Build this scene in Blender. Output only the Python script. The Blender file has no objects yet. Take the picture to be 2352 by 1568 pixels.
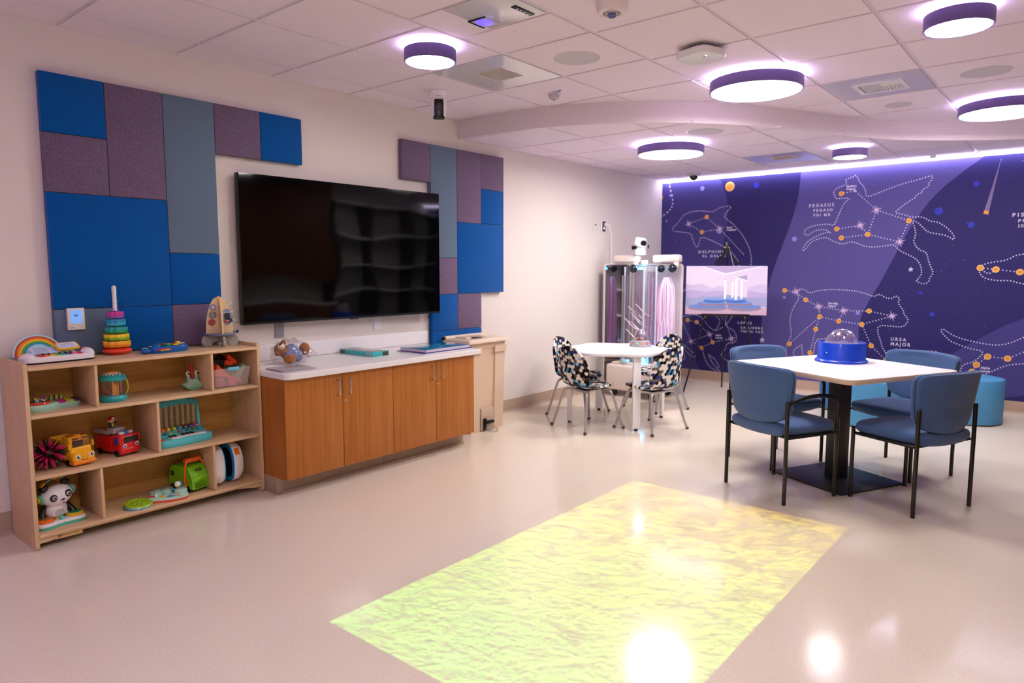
import bpy, bmesh, math, random
from mathutils import Vector, Matrix
random.seed(7)
PI = math.pi
R = math.radians
scn = bpy.context.scene
col = scn.collection
# ------------------------------------------------------------------ camera
FPX = 1592.5
yaw, pit, rol = R(39.656), R(5.998), R(0.047)
CAM = Vector((0, 0, 1.37))
fw = Vector((-math.sin(yaw)*math.cos(pit), math.cos(yaw)*math.cos(pit), -math.sin(pit)))
rt = fw.cross(Vector((0, 0, 1))).normalized(); up = rt.cross(fw)
r2 = rt*math.cos(rol)+up*math.sin(rol); u2 = up*math.cos(rol)-rt*math.sin(rol)
cd = bpy.data.cameras.new('camera'); cam = bpy.data.objects.new('camera', cd); col.objects.link(cam)
cd.sensor_width = 36; cd.lens = FPX*36/2352; cd.clip_start = .05
cam.matrix_world = Matrix(((r2.x, u2.x, -fw.x, CAM.x), (r2.y, u2.y, -fw.y, CAM.y), (r2.z, u2.z, -fw.z, CAM.z), (0, 0, 0, 1)))
cd.dof.use_dof = True; cd.dof.focus_distance = 3.9; cd.dof.aperture_fstop = 2.4
scn.camera = cam
def wallpt(px, py):          # a point of the back wall's printed covering, seen at that spot of the photograph
    d = fw + r2*((px-1176)/FPX) - u2*((py-784)/FPX)
    t = 8.07/d.y
    return (d.x*t, 1.37+d.z*t)
# room numbers
WX = -4.225; WY = 8.07; EX = .78; SY = -1.6; U = 2.623; L = 2.469
# ------------------------------------------------------------------ materials
MC = {}
def lin(h):
    if isinstance(h, str):
        c = [int(h[i:i+2], 16)/255 for i in (0, 2, 4)]
        return tuple((v/12.92 if v <= .04045 else ((v+.055)/1.055)**2.4) for v in c)+(1,)
    return tuple(h)+(1,)
def mat(name, c='cccccc', rough=.45, metal=0, spec=.5, coat=0, trans=0, ior=1.45, alpha=1, em=None, es=0, bump=None, var=None, sheen=0):
    if name in MC: return MC[name]
    m = bpy.data.materials.new(name); m.use_nodes = True; nt = m.node_tree; b = nt.nodes['Principled BSDF']
    I = b.inputs
    I['Base Color'].default_value = lin(c); I['Roughness'].default_value = rough; I['Metallic'].default_value = metal
    I['Specular IOR Level'].default_value = spec; I['Coat Weight'].default_value = coat; I['Coat Roughness'].default_value = .06
    I['Transmission Weight'].default_value = trans; I['IOR'].default_value = ior; I['Alpha'].default_value = alpha; I['Sheen Weight'].default_value = sheen
    if em: I['Emission Color'].default_value = lin(em); I['Emission Strength'].default_value = es
    tc = None
    if bump or var:
        tc = nt.nodes.new('ShaderNodeTexCoord')
    if bump:
        n = nt.nodes.new('ShaderNodeTexNoise'); n.inputs['Scale'].default_value = bump[0]; n.inputs['Detail'].default_value = 3
        bp = nt.nodes.new('ShaderNodeBump'); bp.inputs['Strength'].default_value = bump[1]; bp.inputs['Distance'].default_value = .002
        nt.links.new(tc.outputs['Object'], n.inputs['Vector']); nt.links.new(n.outputs['Fac'], bp.inputs['Height']); nt.links.new(bp.outputs['Normal'], I['Normal'])
    if var:   # (scale vector, second colour, low, high)
        mp = nt.nodes.new('ShaderNodeMapping'); mp.inputs['Scale'].default_value = var[0]
        n = nt.nodes.new('ShaderNodeTexNoise'); n.inputs['Scale'].default_value = 1; n.inputs['Detail'].default_value = 5; n.inputs['Roughness'].default_value = .6
        cr = nt.nodes.new('ShaderNodeValToRGB'); cr.color_ramp.elements[0].position = var[2]; cr.color_ramp.elements[1].position = var[3]
        cr.color_ramp.elements[0].color = lin(var[1]); cr.color_ramp.elements[1].color = lin(c)
        nt.links.new(tc.outputs['Object'], mp.inputs['Vector']); nt.links.new(mp.outputs[0], n.inputs['Vector']); nt.links.new(n.outputs['Fac'], cr.inputs[0]); nt.links.new(cr.outputs[0], I['Base Color'])
    MC[name] = m
    return m
def pl(c, rough=.3):         # shiny plastic of a colour
    return mat('plastic_'+c, c, rough, coat=.2)
mat('wall_paint', 'e6dcd5', .75, spec=.3, bump=(260, .12))
mat('soffit_paint', 'e2d6da', .6, spec=.4)
mat('tile', 'f2e2f0', .9, spec=.1, bump=(500, .25))  # part of the ceiling's lavender light is put into this tile colour
mat('tbar', 'e2d6e4', .5)
mat('base_vinyl', 'b9a08e', .5)
mat('kick_vinyl', 'a58f79', .45)
mat('blue_felt', '0058a8', .95, spec=.1, sheen=.2, bump=(700, .5), var=((90, 90, 420), '004e96', .35, .65))
mat('purple_felt', '85708c', .95, spec=.1, sheen=.2, bump=(700, .6), var=((150, 200, 420), '5c4a66', .38, .62))
mat('slate_felt', '66788e', .95, spec=.1, sheen=.1, bump=(700, .3))
mat('tv_black', '050506', .25)
mat('metal_panel', 'dcd6de', .16, spec=.7, coat=.4)
mat('wood_cherry', 'bb7434', .38, spec=.35, var=((9, 42, 1.4), 'a26228', .35, .7))
mat('wood_cherry_dark', '6e3a18', .5)
mat('maple', 'e0c09a', .4, spec=.35, var=((60, 5, 9), 'd4b084', .3, .7))
mat('maple_up', 'dcbc94', .4, spec=.35, var=((30, 30, 3), 'd0ac80', .3, .7))
mat('maple_back', 'cf9c58', .45, spec=.3, var=((30, 3, 60), 'c08c44', .3, .7))
mat('maple_edge', 'e0b684', .4, var=((8, 8, 200), 'c89a68', .3, .7))
mat('laminate', 'ece8e9', .3)
mat('laminate_edge', 'd9bfa5', .5)
mat('chrome', 'c9c9cc', .22, metal=1)
mat('tube_grey', 'b7b1ae', .35, metal=.6)
mat('black_metal', '15120f', .3, coat=.2)
mat('table_base', '37373a', .38, metal=.3)
mat('glide', '4a4038', .6)
mat('chair_blue', '4f6c9c', .92, spec=.15, sheen=.25, bump=(900, .5), var=((220, 220, 220), '446092', .35, .65))
mat('pouf_light', '4a90c2', .55)
mat('pouf_deep', '2a6aae', .55)
mat('white_pl', 'efecee', .3, coat=.2)
mat('beige_pl', 'd8bfa6', .5)
mat('beige_lid', 'e0cbb6', .45)
mat('black_pl', '0b0b0c', .3)
def film(nm, tint, base, edge, rough=.03):       # thin clear plastic: see-through, with reflections that grow towards the rim
    m = bpy.data.materials.new(nm); m.use_nodes = True; nt = m.node_tree; nt.nodes.remove(nt.nodes['Principled BSDF']); K = nt.links.new
    tr = nt.nodes.new('ShaderNodeBsdfTransparent'); tr.inputs[0].default_value = lin(tint); gl = nt.nodes.new('ShaderNodeBsdfGlossy'); gl.inputs['Roughness'].default_value = rough; gl.inputs['Color'].default_value = (1, 1, 1, 1)
    lw = nt.nodes.new('ShaderNodeLayerWeight'); lw.inputs['Blend'].default_value = .35; mr = nt.nodes.new('ShaderNodeMapRange'); mr.inputs['To Min'].default_value = base; mr.inputs['To Max'].default_value = edge
    mx = nt.nodes.new('ShaderNodeMixShader'); K(lw.outputs['Facing'], mr.inputs['Value']); K(mr.outputs[0], mx.inputs[0]); K(tr.outputs[0], mx.inputs[1]); K(gl.outputs[0], mx.inputs[2]); K(mx.outputs[0], nt.nodes['Material Output'].inputs[0]); MC[nm] = m
film('clear', 'f4f2f6', .06, .6)
film('bag_film', 'f8f6f8', .05, .4, .12)
mat('clear_bin', 'e8dcde', .2, alpha=.26, spec=.6)
mat('lamp_disc', 'ffffff', em='fff9f4', es=16.5)
mat('lamp_halo', 'ffffff', em='dcc4ff', es=6)
mat('lamp_rim', '6c5a96', .45)
mat('led', 'ffffff', em='e6deff', es=5.5)
# TV glass with the slight waviness of the panel
def tv_glass():
    m = mat('tv_glass', '030304', .05, spec=.45); nt = m.node_tree; b = nt.nodes['Principled BSDF']
    tc = nt.nodes.new('ShaderNodeTexCoord'); n = nt.nodes.new('ShaderNodeTexNoise'); n.inputs['Scale'].default_value = 2.2; n.inputs['Detail'].default_value = 0
    bp = nt.nodes.new('ShaderNodeBump'); bp.inputs['Strength'].default_value = .25; bp.inputs['Distance'].default_value = .02
    nt.links.new(tc.outputs['Object'], n.inputs['Vector']); nt.links.new(n.outputs['Fac'], bp.inputs['Height']); nt.links.new(bp.outputs['Normal'], b.inputs['Normal'])
tv_glass()
def floor_mat():
    m = mat('floor_vinyl', 'cdb7aa', .2, spec=.5); nt = m.node_tree; b = nt.nodes['Principled BSDF']; N = nt.nodes.new; K = nt.links.new
    tc = N('ShaderNodeTexCoord')
    n1 = N('ShaderNodeTexNoise'); n1.inputs['Scale'].default_value = 160; n1.inputs['Detail'].default_value = 2
    n2 = N('ShaderNodeTexNoise'); n2.inputs['Scale'].default_value = 2.3; n2.inputs['Detail'].default_value = 4
    cr = N('ShaderNodeValToRGB'); cr.color_ramp.elements[0].position = .36; cr.color_ramp.elements[1].position = .6
    cr.color_ramp.elements[0].color = lin('dccfbc'); cr.color_ramp.elements[1].color = lin('e8dcca')
    mr = N('ShaderNodeMapRange'); mr.inputs['To Min'].default_value = .09; mr.inputs['To Max'].default_value = .17; mr.inputs['From Min'].default_value = .3; mr.inputs['From Max'].default_value = .7
    bp = N('ShaderNodeBump'); bp.inputs['Strength'].default_value = .06; bp.inputs['Distance'].default_value = .004
    n3 = N('ShaderNodeTexNoise'); n3.inputs['Scale'].default_value = 5
    for n in (n1, n2, n3): K(tc.outputs['Object'], n.inputs['Vector'])
    K(n1.outputs['Fac'], cr.inputs[0]); K(cr.outputs[0], b.inputs['Base Color']); K(n2.outputs['Fac'], mr.inputs['Value']); K(mr.outputs[0], b.inputs['Roughness'])
    K(n3.outputs['Fac'], bp.inputs['Height']); K(bp.outputs[0], b.inputs['Normal'])
floor_mat()
def hex_mat():               # printed hexagons, laid out on the shell's own cloth coordinates
    m = mat('hex_cloth', 'ffffff', .85, spec=.15); nt = m.node_tree; b = nt.nodes['Principled BSDF']; K = nt.links.new
    def vm(op, a, bb=None):
        n = nt.nodes.new('ShaderNodeVectorMath'); n.operation = op
        for i, v in enumerate((a, bb)):
            if v is None: continue
            if isinstance(v, tuple): n.inputs[i].default_value = v
            else: K(v, n.inputs[i])
        return n.outputs['Value'] if op in ('LENGTH', 'DISTANCE') else n.outputs[0]
    uv = nt.nodes.new('ShaderNodeUVMap'); s = (1, 1.7320508, 1)
    p = vm('ADD', vm('MULTIPLY', uv.outputs[0], (1/.029, 1/.029, 0)), (40, 40, 0))
    q = vm('DIVIDE', p, s)
    a = vm('MULTIPLY', vm('FLOOR', vm('ADD', q, (.5, .5, .5))), s)
    bq = vm('MULTIPLY', vm('ADD', vm('FLOOR', q), (.5, .5, 0)), s)
    lt = nt.nodes.new('ShaderNodeMath'); lt.operation = 'LESS_THAN'; K(vm('DISTANCE', p, a), lt.inputs[0]); K(vm('DISTANCE', p, bq), lt.inputs[1])
    mx = nt.nodes.new('ShaderNodeMix'); mx.data_type = 'VECTOR'; K(lt.outputs[0], mx.inputs[0]); K(bq, mx.inputs[4]); K(a, mx.inputs[5])
    wn = nt.nodes.new('ShaderNodeTexWhiteNoise'); wn.noise_dimensions = '2D'; K(mx.outputs[1], wn.inputs['Vector'])
    cr = nt.nodes.new('ShaderNodeValToRGB'); cr.color_ramp.interpolation = 'CONSTANT'; e = cr.color_ramp.elements
    for i, (ps, c) in enumerate(((0, '14100f'), (.2, '38322f'), (.31, '6e655f'), (.45, 'ece3da'), (.8, '2c3a78'), (.87, '3f93bd'), (.94, '9fc6e2'))):
        el = e[i] if i < 2 else e.new(ps)
        el.position = ps; el.color = lin(c)
    K(wn.outputs['Value'], cr.inputs[0]); K(cr.outputs[0], b.inputs['Base Color'])
hex_mat()
# ------------------------------------------------------------------ mesh builder
def chaikin(p, n=2, closed=True):
    for _ in range(n):
        q = []; m = len(p)
        for i in range(m if closed else m-1):
            a, b = p[i], p[(i+1) % m]
            q.append(tuple(a[k]*.75+b[k]*.25 for k in range(len(a)))); q.append(tuple(a[k]*.25+b[k]*.75 for k in range(len(a))))
        if not closed: q = [p[0]]+q+[p[-1]]
        p = q
    return p
def circ(r, n=24, ry=None, c=(0, 0)):
    ry = r if ry is None else ry
    return [(c[0]+r*math.cos(2*PI*i/n), c[1]+ry*math.sin(2*PI*i/n)) for i in range(n)]
def rrect(w, h, r, n=5, c=(0, 0)):
    o = []
    for cx, cy, a0 in ((w/2-r, h/2-r, 0), (-w/2+r, h/2-r, 90), (-w/2+r, -h/2+r, 180), (w/2-r, -h/2+r, 270)):
        for i in range(n+1):
            a = R(a0+90*i/n); o.append((c[0]+cx+r*math.cos(a), c[1]+cy+r*math.sin(a)))
    return o
def gear(r, n, d, c=(0, 0)):
    o = []
    for i in range(n*4):
        a = 2*PI*i/(n*4); rr = r if i % 4 in (0, 1) else r-d
        o.append((c[0]+rr*math.cos(a), c[1]+rr*math.sin(a)))
    return o
def RX(a): return Matrix.Rotation(R(a), 4, 'X')
def RY(a): return Matrix.Rotation(R(a), 4, 'Y')
def RZ(a): return Matrix.Rotation(R(a), 4, 'Z')
def T(x, y, z): return Matrix.Translation((x, y, z))
class MB:
    def __init__(s, m=None, fn=None): s.v = []; s.f = []; s.mi = []; s.mats = []; s.M = m or Matrix(); s.fn = fn
    def add(s, vs, fs, mt, M=None):
        if isinstance(mt, str): mt = MC[mt] if mt in MC else pl(mt)
        if mt not in s.mats: s.mats.append(mt)
        k = s.mats.index(mt); b = len(s.v); X = s.M @ M if M is not None else s.M
        for v in vs:
            w = X @ Vector(v); s.v.append(s.fn(w) if s.fn else w)
        for f in fs: s.f.append([b+i for i in f]); s.mi.append(k)
        return s
    def box(s, c, d, mt, b=0, M=None, seg=2):
        x, y, z = (k/2 for k in d)
        vs = [(i*x, j*y, k*z) for i in (-1, 1) for j in (-1, 1) for k in (-1, 1)]
        fs = [(0, 1, 3, 2), (4, 6, 7, 5), (0, 4, 5, 1), (2, 3, 7, 6), (0, 2, 6, 4), (1, 5, 7, 3)]
        if b > 0:
            bm = bmesh.new(); V = [bm.verts.new(v) for v in vs]
            for f in fs: bm.faces.new([V[i] for i in f])
            bmesh.ops.bevel(bm, geom=bm.edges[:], offset=min(b, min(d)*.49), segments=seg, affect='EDGES', profile=.5)
            bm.verts.index_update(); vs = [tuple(v.co) for v in bm.verts]; fs = [[v.index for v in f.verts] for f in bm.faces]; bm.free()
        X = T(*c) @ M if M is not None else T(*c)
        return s.add(vs, fs, mt, X)
    def loft(s, ol, prof, mt, c=(0, 0, 0), M=None, cc=(0, 0)):      # outline scaled through (scale, z) steps, capped
        n = len(ol); vs = []; fs = []
        for sc, z in prof:
            sx, sy = sc if isinstance(sc, tuple) else (sc, sc)
            vs += [(cc[0]+(x-cc[0])*sx, cc[1]+(y-cc[1])*sy, z) for x, y in ol]
        for k in range(len(prof)-1):
            for i in range(n):
                j = (i+1) % n; fs.append((k*n+i, k*n+j, (k+1)*n+j, (k+1)*n+i))
        fs.append(tuple(range(n-1, -1, -1))); fs.append(tuple((len(prof)-1)*n+i for i in range(n)))
        return s.add(vs, fs, mt, T(*c) @ M if M is not None else T(*c))
    def prism(s, ol, z0, z1, mt, c=(0, 0, 0), M=None, b=0):
        if b:
            w = max(x for x, y in ol)-min(x for x, y in ol); h = max(y for x, y in ol)-min(y for x, y in ol); q = (1-2*b/w, 1-2*b/h)
            cx = (max(x for x, y in ol)+min(x for x, y in ol))/2; cy = (max(y for x, y in ol)+min(y for x, y in ol))/2
            return s.loft(ol, [(q, z0), (1, z0+b), (1, z1-b), (q, z1)], mt, c, M, (cx, cy))
        return s.loft(ol, [(1, z0), (1, z1)], mt, c, M)
    def cyl(s, c, r, h, mt, n=24, M=None, b=0, r2=None):         # base centre c, along z
        r2 = r if r2 is None else r2
        if b: pr = [(1-b/r, 0), (1, b), (r2/r, h-b), ((r2-b)/r, h)]
        else: pr = [(1, 0), (r2/r, h)]
        return s.loft(circ(r, n), pr, mt, c, M)
    def lathe(s, pr, mt, c=(0, 0, 0), n=32, M=None, sy=1):
        vs = []; fs = []
        for r, z in pr: vs += [(r*math.cos(2*PI*i/n), sy*r*math.sin(2*PI*i/n), z) for i in range(n)]
        for k in range(len(pr)-1):
            for i in range(n):
                j = (i+1) % n; fs.append((k*n+i, k*n+j, (k+1)*n+j, (k+1)*n+i))
        return s.add(vs, fs, mt, T(*c) @ M if M is not None else T(*c))
    def ball(s, c, r, mt, n=20, M=None, z0=-1):
        rx, ry, rz = r if isinstance(r, tuple) else (r, r, r); k = max(6, n//2); a0 = math.asin(z0); vs = []; fs = []
        for j in range(k+1):
            a = a0+(PI/2-a0)*j/k; cr = max(math.cos(a), 1e-4)
            vs += [(rx*cr*math.cos(2*PI*i/n), ry*cr*math.sin(2*PI*i/n), rz*math.sin(a)) for i in range(n)]
        for j in range(k):
            for i in range(n):
                q = (i+1) % n; fs.append((j*n+i, j*n+q, (j+1)*n+q, (j+1)*n+i))
        return s.add(vs, fs, mt, T(*c) @ M if M is not None else T(*c))
    def tube(s, pts, r, mt, n=10, M=None, smooth=0, closed=False):
        p = [tuple(q) for q in pts]
        if smooth: p = chaikin(p, smooth, closed)
        P = [Vector(q) for q in p]; m = len(P); vs = []; fs = []; nr = None
        rr = r if isinstance(r, (list, tuple)) else None
        for i in range(m):
            a = P[i-1] if (i or closed) else P[0]; b = P[(i+1) % m] if (i < m-1 or closed) else P[-1]
            t = (b-a).normalized()
            if nr is None: nr = t.orthogonal().normalized()
            else: nr = (nr-t*nr.dot(t)).normalized()
            bn = t.cross(nr); ri = r if rr is None else rr[0]+(rr[1]-rr[0])*i/(m-1)
            vs += [tuple(P[i]+(nr*math.cos(2*PI*k/n)+bn*math.sin(2*PI*k/n))*ri) for k in range(n)]
        for i in range(m if closed else m-1):
            j = (i+1) % m
            for k in range(n):
                q = (k+1) % n; fs.append((i*n+k, i*n+q, j*n+q, j*n+k))
        if not closed: fs.append(tuple(range(n-1, -1, -1))); fs.append(tuple((m-1)*n+k for k in range(n)))
        return s.add(vs, fs, mt, M)
    def ring(s, ro, ri, h, mt, c=(0, 0, 0), n=40, M=None):
        return s.lathe([(ri, 0), (ro, 0), (ro, h), (ri, h), (ri, 0)], mt, c, n, M)
def obj(name, mb, parent=None, sm=38, label=None):
    me = bpy.data.meshes.new(name); me.from_pydata([tuple(v) for v in mb.v], [], mb.f); me.validate()
    for m in mb.mats: me.materials.append(m)
    if len(me.polygons) == len(mb.mi): me.polygons.foreach_set('material_index', mb.mi)
    bm = bmesh.new(); bm.from_mesh(me); bmesh.ops.recalc_face_normals(bm, faces=bm.faces[:]); bm.to_mesh(me); bm.free()
    if sm:
        me.polygons.foreach_set('use_smooth', [True]*len(me.polygons)); me.set_sharp_from_angle(angle=R(sm))
    o = bpy.data.objects.new(name, me); col.objects.link(o)
    if parent: o.parent = parent
    if label: o['label'] = label
    return o
def thing(name, label, cat, loc=(0, 0, 0), rz=0, group=None):
    o = bpy.data.objects.new(name, None); o.empty_display_size = .05; col.objects.link(o); o.location = loc; o.rotation_euler = (0, 0, R(rz))
    o['label'] = label; o['category'] = cat
    if group: o['group'] = group
    return o
def tag(o, label, cat, group=None):
    o['label'] = label; o['category'] = cat
    if group: o['group'] = group
    return o
def struct(name, mb, sm=0):
    o = obj(name, mb, None, sm); o['kind'] = 'structure'; return o
def copy_tree(o, parent=None):
    c = o.copy(); col.objects.link(c); c.parent = parent
    for ch in list(o.children): copy_tree(ch, c)
    return c
def dup(o, loc, rz, label, group=None):
    c = copy_tree(o); c.location = loc; c.rotation_euler = (0, 0, R(rz)); c['label'] = label
    if group: c['group'] = group
    return c
def text_mesh(mb, s, x, z, h, mt, y, track=1.0, bold=0, M=None, align='LEFT'):  # lettering standing in the x-z plane, facing -y
    cu = bpy.data.curves.new('t', 'FONT'); cu.body = s; cu.size = h*1.4; cu.space_character = track; cu.offset = bold; cu.align_x = align; cu.resolution_u = 2
    o = bpy.data.objects.new('t', cu); me = bpy.data.meshes.new_from_object(o)
    mb.add([(x+v.co.x, y, z+v.co.y) for v in me.vertices], [tuple(p.vertices) for p in me.polygons], mt, M)
    bpy.data.objects.remove(o); bpy.data.curves.remove(cu); bpy.data.meshes.remove(me)
# ------------------------------------------------------------------ room shell
b = MB(); b.box(((WX+EX)/2, (WY+SY)/2, -.05), (EX-WX+.4, WY-SY+.4, .1), 'floor_vinyl'); struct('floor', b)
b = MB(); b.box((WX-.05, (WY+SY)/2, 1.4), (.1, WY-SY+.2, 2.8), 'wall_paint'); struct('wall_left', b)
b = MB(); b.box(((WX+EX)/2, WY+.05, 1.4), (EX-WX, .1, 2.8), 'wall_paint'); struct('wall_back', b)
b = MB(); b.box((EX+.05, (WY+SY)/2, 1.4), (.1, WY-SY+.2, 2.8), 'wall_paint'); struct('wall_right', b)
b = MB(); b.box(((WX+EX)/2, SY-.05, 1.4), (EX-WX, .1, 2.8), 'wall_paint'); struct('wall_front', b)
def baseboard(nm, y0, y1, horiz=False):
    b = MB(); pr = [(0, 0), (.014, 0), (.012, .006), (.005, .018), (.004, .118), (0, .12)]
    if horiz:
        vs = [(x, WY-t, z) for x in (y0, y1) for t, z in pr]
    else:
        vs = [(WX+t, y, z) for y in (y0, y1) for t, z in pr]
    n = len(pr); b.add(vs, [(i, (i+1) % n, n+(i+1) % n, n+i) for i in range(n)]+[tuple(range(n)), tuple(range(n, 2*n))], 'base_vinyl'); struct(nm, b)
baseboard('baseboard_left', SY, WY-.001); baseboard('baseboard_back', WX+.015, EX, True)
# ceiling: lay-in tiles hanging a little below a grid of T bars, two levels joined by a curved fascia
curve = [(WX-.01, 4.372), (-3.98, 4.367), (-3.6, 4.392), (-3.32, 4.447), (-3.0, 4.568), (-2.7, 4.752), (-2.5, 4.915), (-2.34, 5.075), (-2.14, 5.32), (-1.98, 5.59), (-1.81, 5.915), (-1.63, 6.33), (-1.5, 6.55), (-1.36, 6.76), (-1.2, 6.93), (-1.0, 7.09), (-.75, 7.28), (-.5, 7.43), (-.2, 7.56), (.2, 7.66), (EX, 7.72)]
curve = chaikin(curve, 2, False)
def cy(x):
    for (a, ya), (c, yc) in zip(curve, curve[1:]):
        if x <= c: return ya+(yc-ya)*(x-a)/(c-a)
    return curve[-1][1]
XL = [WX, -3.95, -3.35, -2.74, -2.127, -1.51, -.897, -.284, .329, EX]
b = MB(); TD = .006; G = .013
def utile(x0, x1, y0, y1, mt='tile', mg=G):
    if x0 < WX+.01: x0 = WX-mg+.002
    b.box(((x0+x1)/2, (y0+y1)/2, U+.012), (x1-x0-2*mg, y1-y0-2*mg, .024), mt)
b.box(((WX+EX)/2, (WY+SY)/2-.0, U+TD+.03), (EX-WX, WY-SY, .06), 'tbar')
for i in range(len(XL)-1):
    x0, x1 = XL[i], XL[i+1]
    ys = [1.372+.6165*k for k in range(-5, 12)] if i < 4 else [1.385+.6215*k for k in range(-5, 11)]
    if i == 3: ys = [2.49-.6165*k for k in range(6, 0, -1)]+[2.49, 2.862, 3.225, 3.84, 4.452, 5.07, 5.685]
    for y0, y1 in zip(ys, ys[1:]):
        if y0 > cy((x0+x1)/2)+.7: continue
        if i == 3 and abs(y0-2.49) < .01: utile(x0, -2.51, y0, y1, mg=.006); continue
        if i == 2 and abs(y0-3.2215) < .02: continue
        if i == 5 and abs(y0-5.1135) < .03: continue
        if y1 > WY: y1 = WY
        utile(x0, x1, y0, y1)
YL = [4.417-.61, 4.417, 5.03, 5.645, 6.26, 6.872, 7.468, 8.0]
def strip(x0, x1, y0, y1, z0, z1, mt, gx=0, gy=0, gap=0):
    n = max(1, int((x1-x0)/.06)); a, c = x0+gx, x1-gx
    for k in range(n):
        xa = a+(c-a)*k/n; xb = a+(c-a)*(k+1)/n; ya = max(y0+gy, cy(xa)+gap); yb = max(y0+gy, cy(xb)+gap); ye = y1-gy
        if ya >= ye and yb >= ye: continue
        ya = min(ya, ye); yb = min(yb, ye)
        vs = [(xa, ya, z0), (xb, yb, z0), (xb, ye, z0), (xa, ye, z0)]
        vs += [(x, y, z1) for x, y, z in vs]
        b.add(vs, [(3, 2, 1, 0), (0, 1, 5, 4), (2, 3, 7, 6)]+([(3, 0, 4, 7)] if k == 0 else [])+([(1, 2, 6, 5)] if k == n-1 else []), mt)
strip(WX, EX, 4.3, 7.99, L+TD, L+TD+.04, 'tbar', gap=.004)
for i in range(len(XL)-1):
    for j in range(len(YL)-1):
        if i == 3 and j == 5: continue
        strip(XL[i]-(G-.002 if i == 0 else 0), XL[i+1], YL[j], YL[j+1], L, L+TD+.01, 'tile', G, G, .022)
struct('ceiling', b)
b = MB(); n = len(curve); cv = curve
vs = [(x, y+o, z) for x, y in cv for o, z in ((0, L-.002), (0, U+.02), (.012, U+.02), (.012, L-.002))]
fs = [(4*i+k, 4*i+(k+1) % 4, 4*i+4+(k+1) % 4, 4*i+4+k) for i in range(len(cv)-1) for k in range(4)]
b.add(vs, fs, 'soffit_paint'); struct('trim_1', b, 60)
# cove slot with its LED line along the top of the back wall
t = thing('linear_light', 'long white LED line light running along the top of the purple wall', 'light', (0, WY-.045, L))
b = MB(); b.box(((WX+EX)/2, 0, -.002), (EX-WX-.02, .07, .004), 'soffit_paint'); obj('housing', b, t)
b = MB(); b.box(((WX+EX)/2, .0, -.0185), (EX-WX-.022, .056, .028), 'led', .004); obj('diffuser', b, t)
# ------------------------------------------------------------------ round ceiling lamps
def lamp(x, y, z, r, label, grp='round purple-rimmed ceiling lamps'):
    t = thing('ceiling_lamp', label, 'ceiling lamp', (x, y, z-.1), 0, grp)
    b = MB(); b.lathe([(r-.012, .004), (r-.003, 0), (r, .003), (r, .07), (r-.004, .072), (r-.006, .072), (r-.006, .004)], 'lamp_rim', n=64); obj('rim', b, t)
    b = MB(); b.cyl((0, 0, .002), r-.011, .008, 'lamp_disc', 64); obj('diffuser', b, t)
    b = MB(); b.lathe([(r-.03, .066), (r-.012, .07), (r-.02, .077), (r-.05, .079), (r-.05, .066)], 'lamp_halo', n=64); obj('uplight_ring', b, t)
    b = MB(); b.cyl((0, 0, .055), r*.55, .045, 'white_pl', 32); obj('ceiling_mount', b, t)
lamp(-2.946, 2.828, U, .146, 'small round lamp nearest the long TV wall, above the wall-mounted camera')
lamp(-1.768, 4.639, U, .293, 'large round lamp at the centre of the upper ceiling')
lamp(-.568, 4.061, U, .149, 'small round lamp at the top right corner of the view')
lamp(-.575, 6.45, U, .292, 'large round lamp cut off by the right edge of the view')
lamp(-2.927, 5.729, L, .288, 'large round lamp on the lower ceiling above the clover table')
lamp(-1.739, 6.877, L, .145, 'small round lamp on the lower ceiling near the purple wall')
lamp(-.6, .6, U, .288, 'large round lamp above the middle of the open floor')
# ------------------------------------------------------------------ ceiling devices
def spk(x, y, z, label, ro=.146, inner=0):
    t = thing('ceiling_speaker', label, 'ceiling speaker', (x, y, z), 0, 'round ceiling speaker grilles')
    mat('grille', 'd2c8d2', .7, bump=(900, .5))
    b = MB(); b.lathe([(ro-.006, 0), (ro-.006, -.003), (ro, -.003), (ro+.002, 0)], 'white_pl', n=48); obj('frame', b, t)
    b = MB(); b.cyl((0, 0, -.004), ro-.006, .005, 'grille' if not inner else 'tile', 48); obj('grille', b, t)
    if inner: b = MB(); b.cyl((0, 0, -.0065), inner, .003, 'grille', 48); obj('driver_cover', b, t)
spk(-2.444, 3.555, U, 'round ceiling speaker left of the white wireless access point')
spk(-.597, 5.46, U, 'round ceiling speaker at the right, between the vent and the right edge')
spk(-1.215, 6.1, U, 'round ceiling speaker with a darker inner disc beyond the vent', .162, .092)
spk(-2.46, 5.41, L, 'round ceiling speaker on the lower ceiling close under the curved fascia')
b = MB(); b.cyl((0, 0, -.006), .044, .006, 'white_pl', 32, b=.002); o = obj('sprinkler_cover', b); o.location = (-2.442, 5.994, L); tag(o, 'tiny round sprinkler cover disc on the lower ceiling', 'sprinkler cover')
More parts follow.
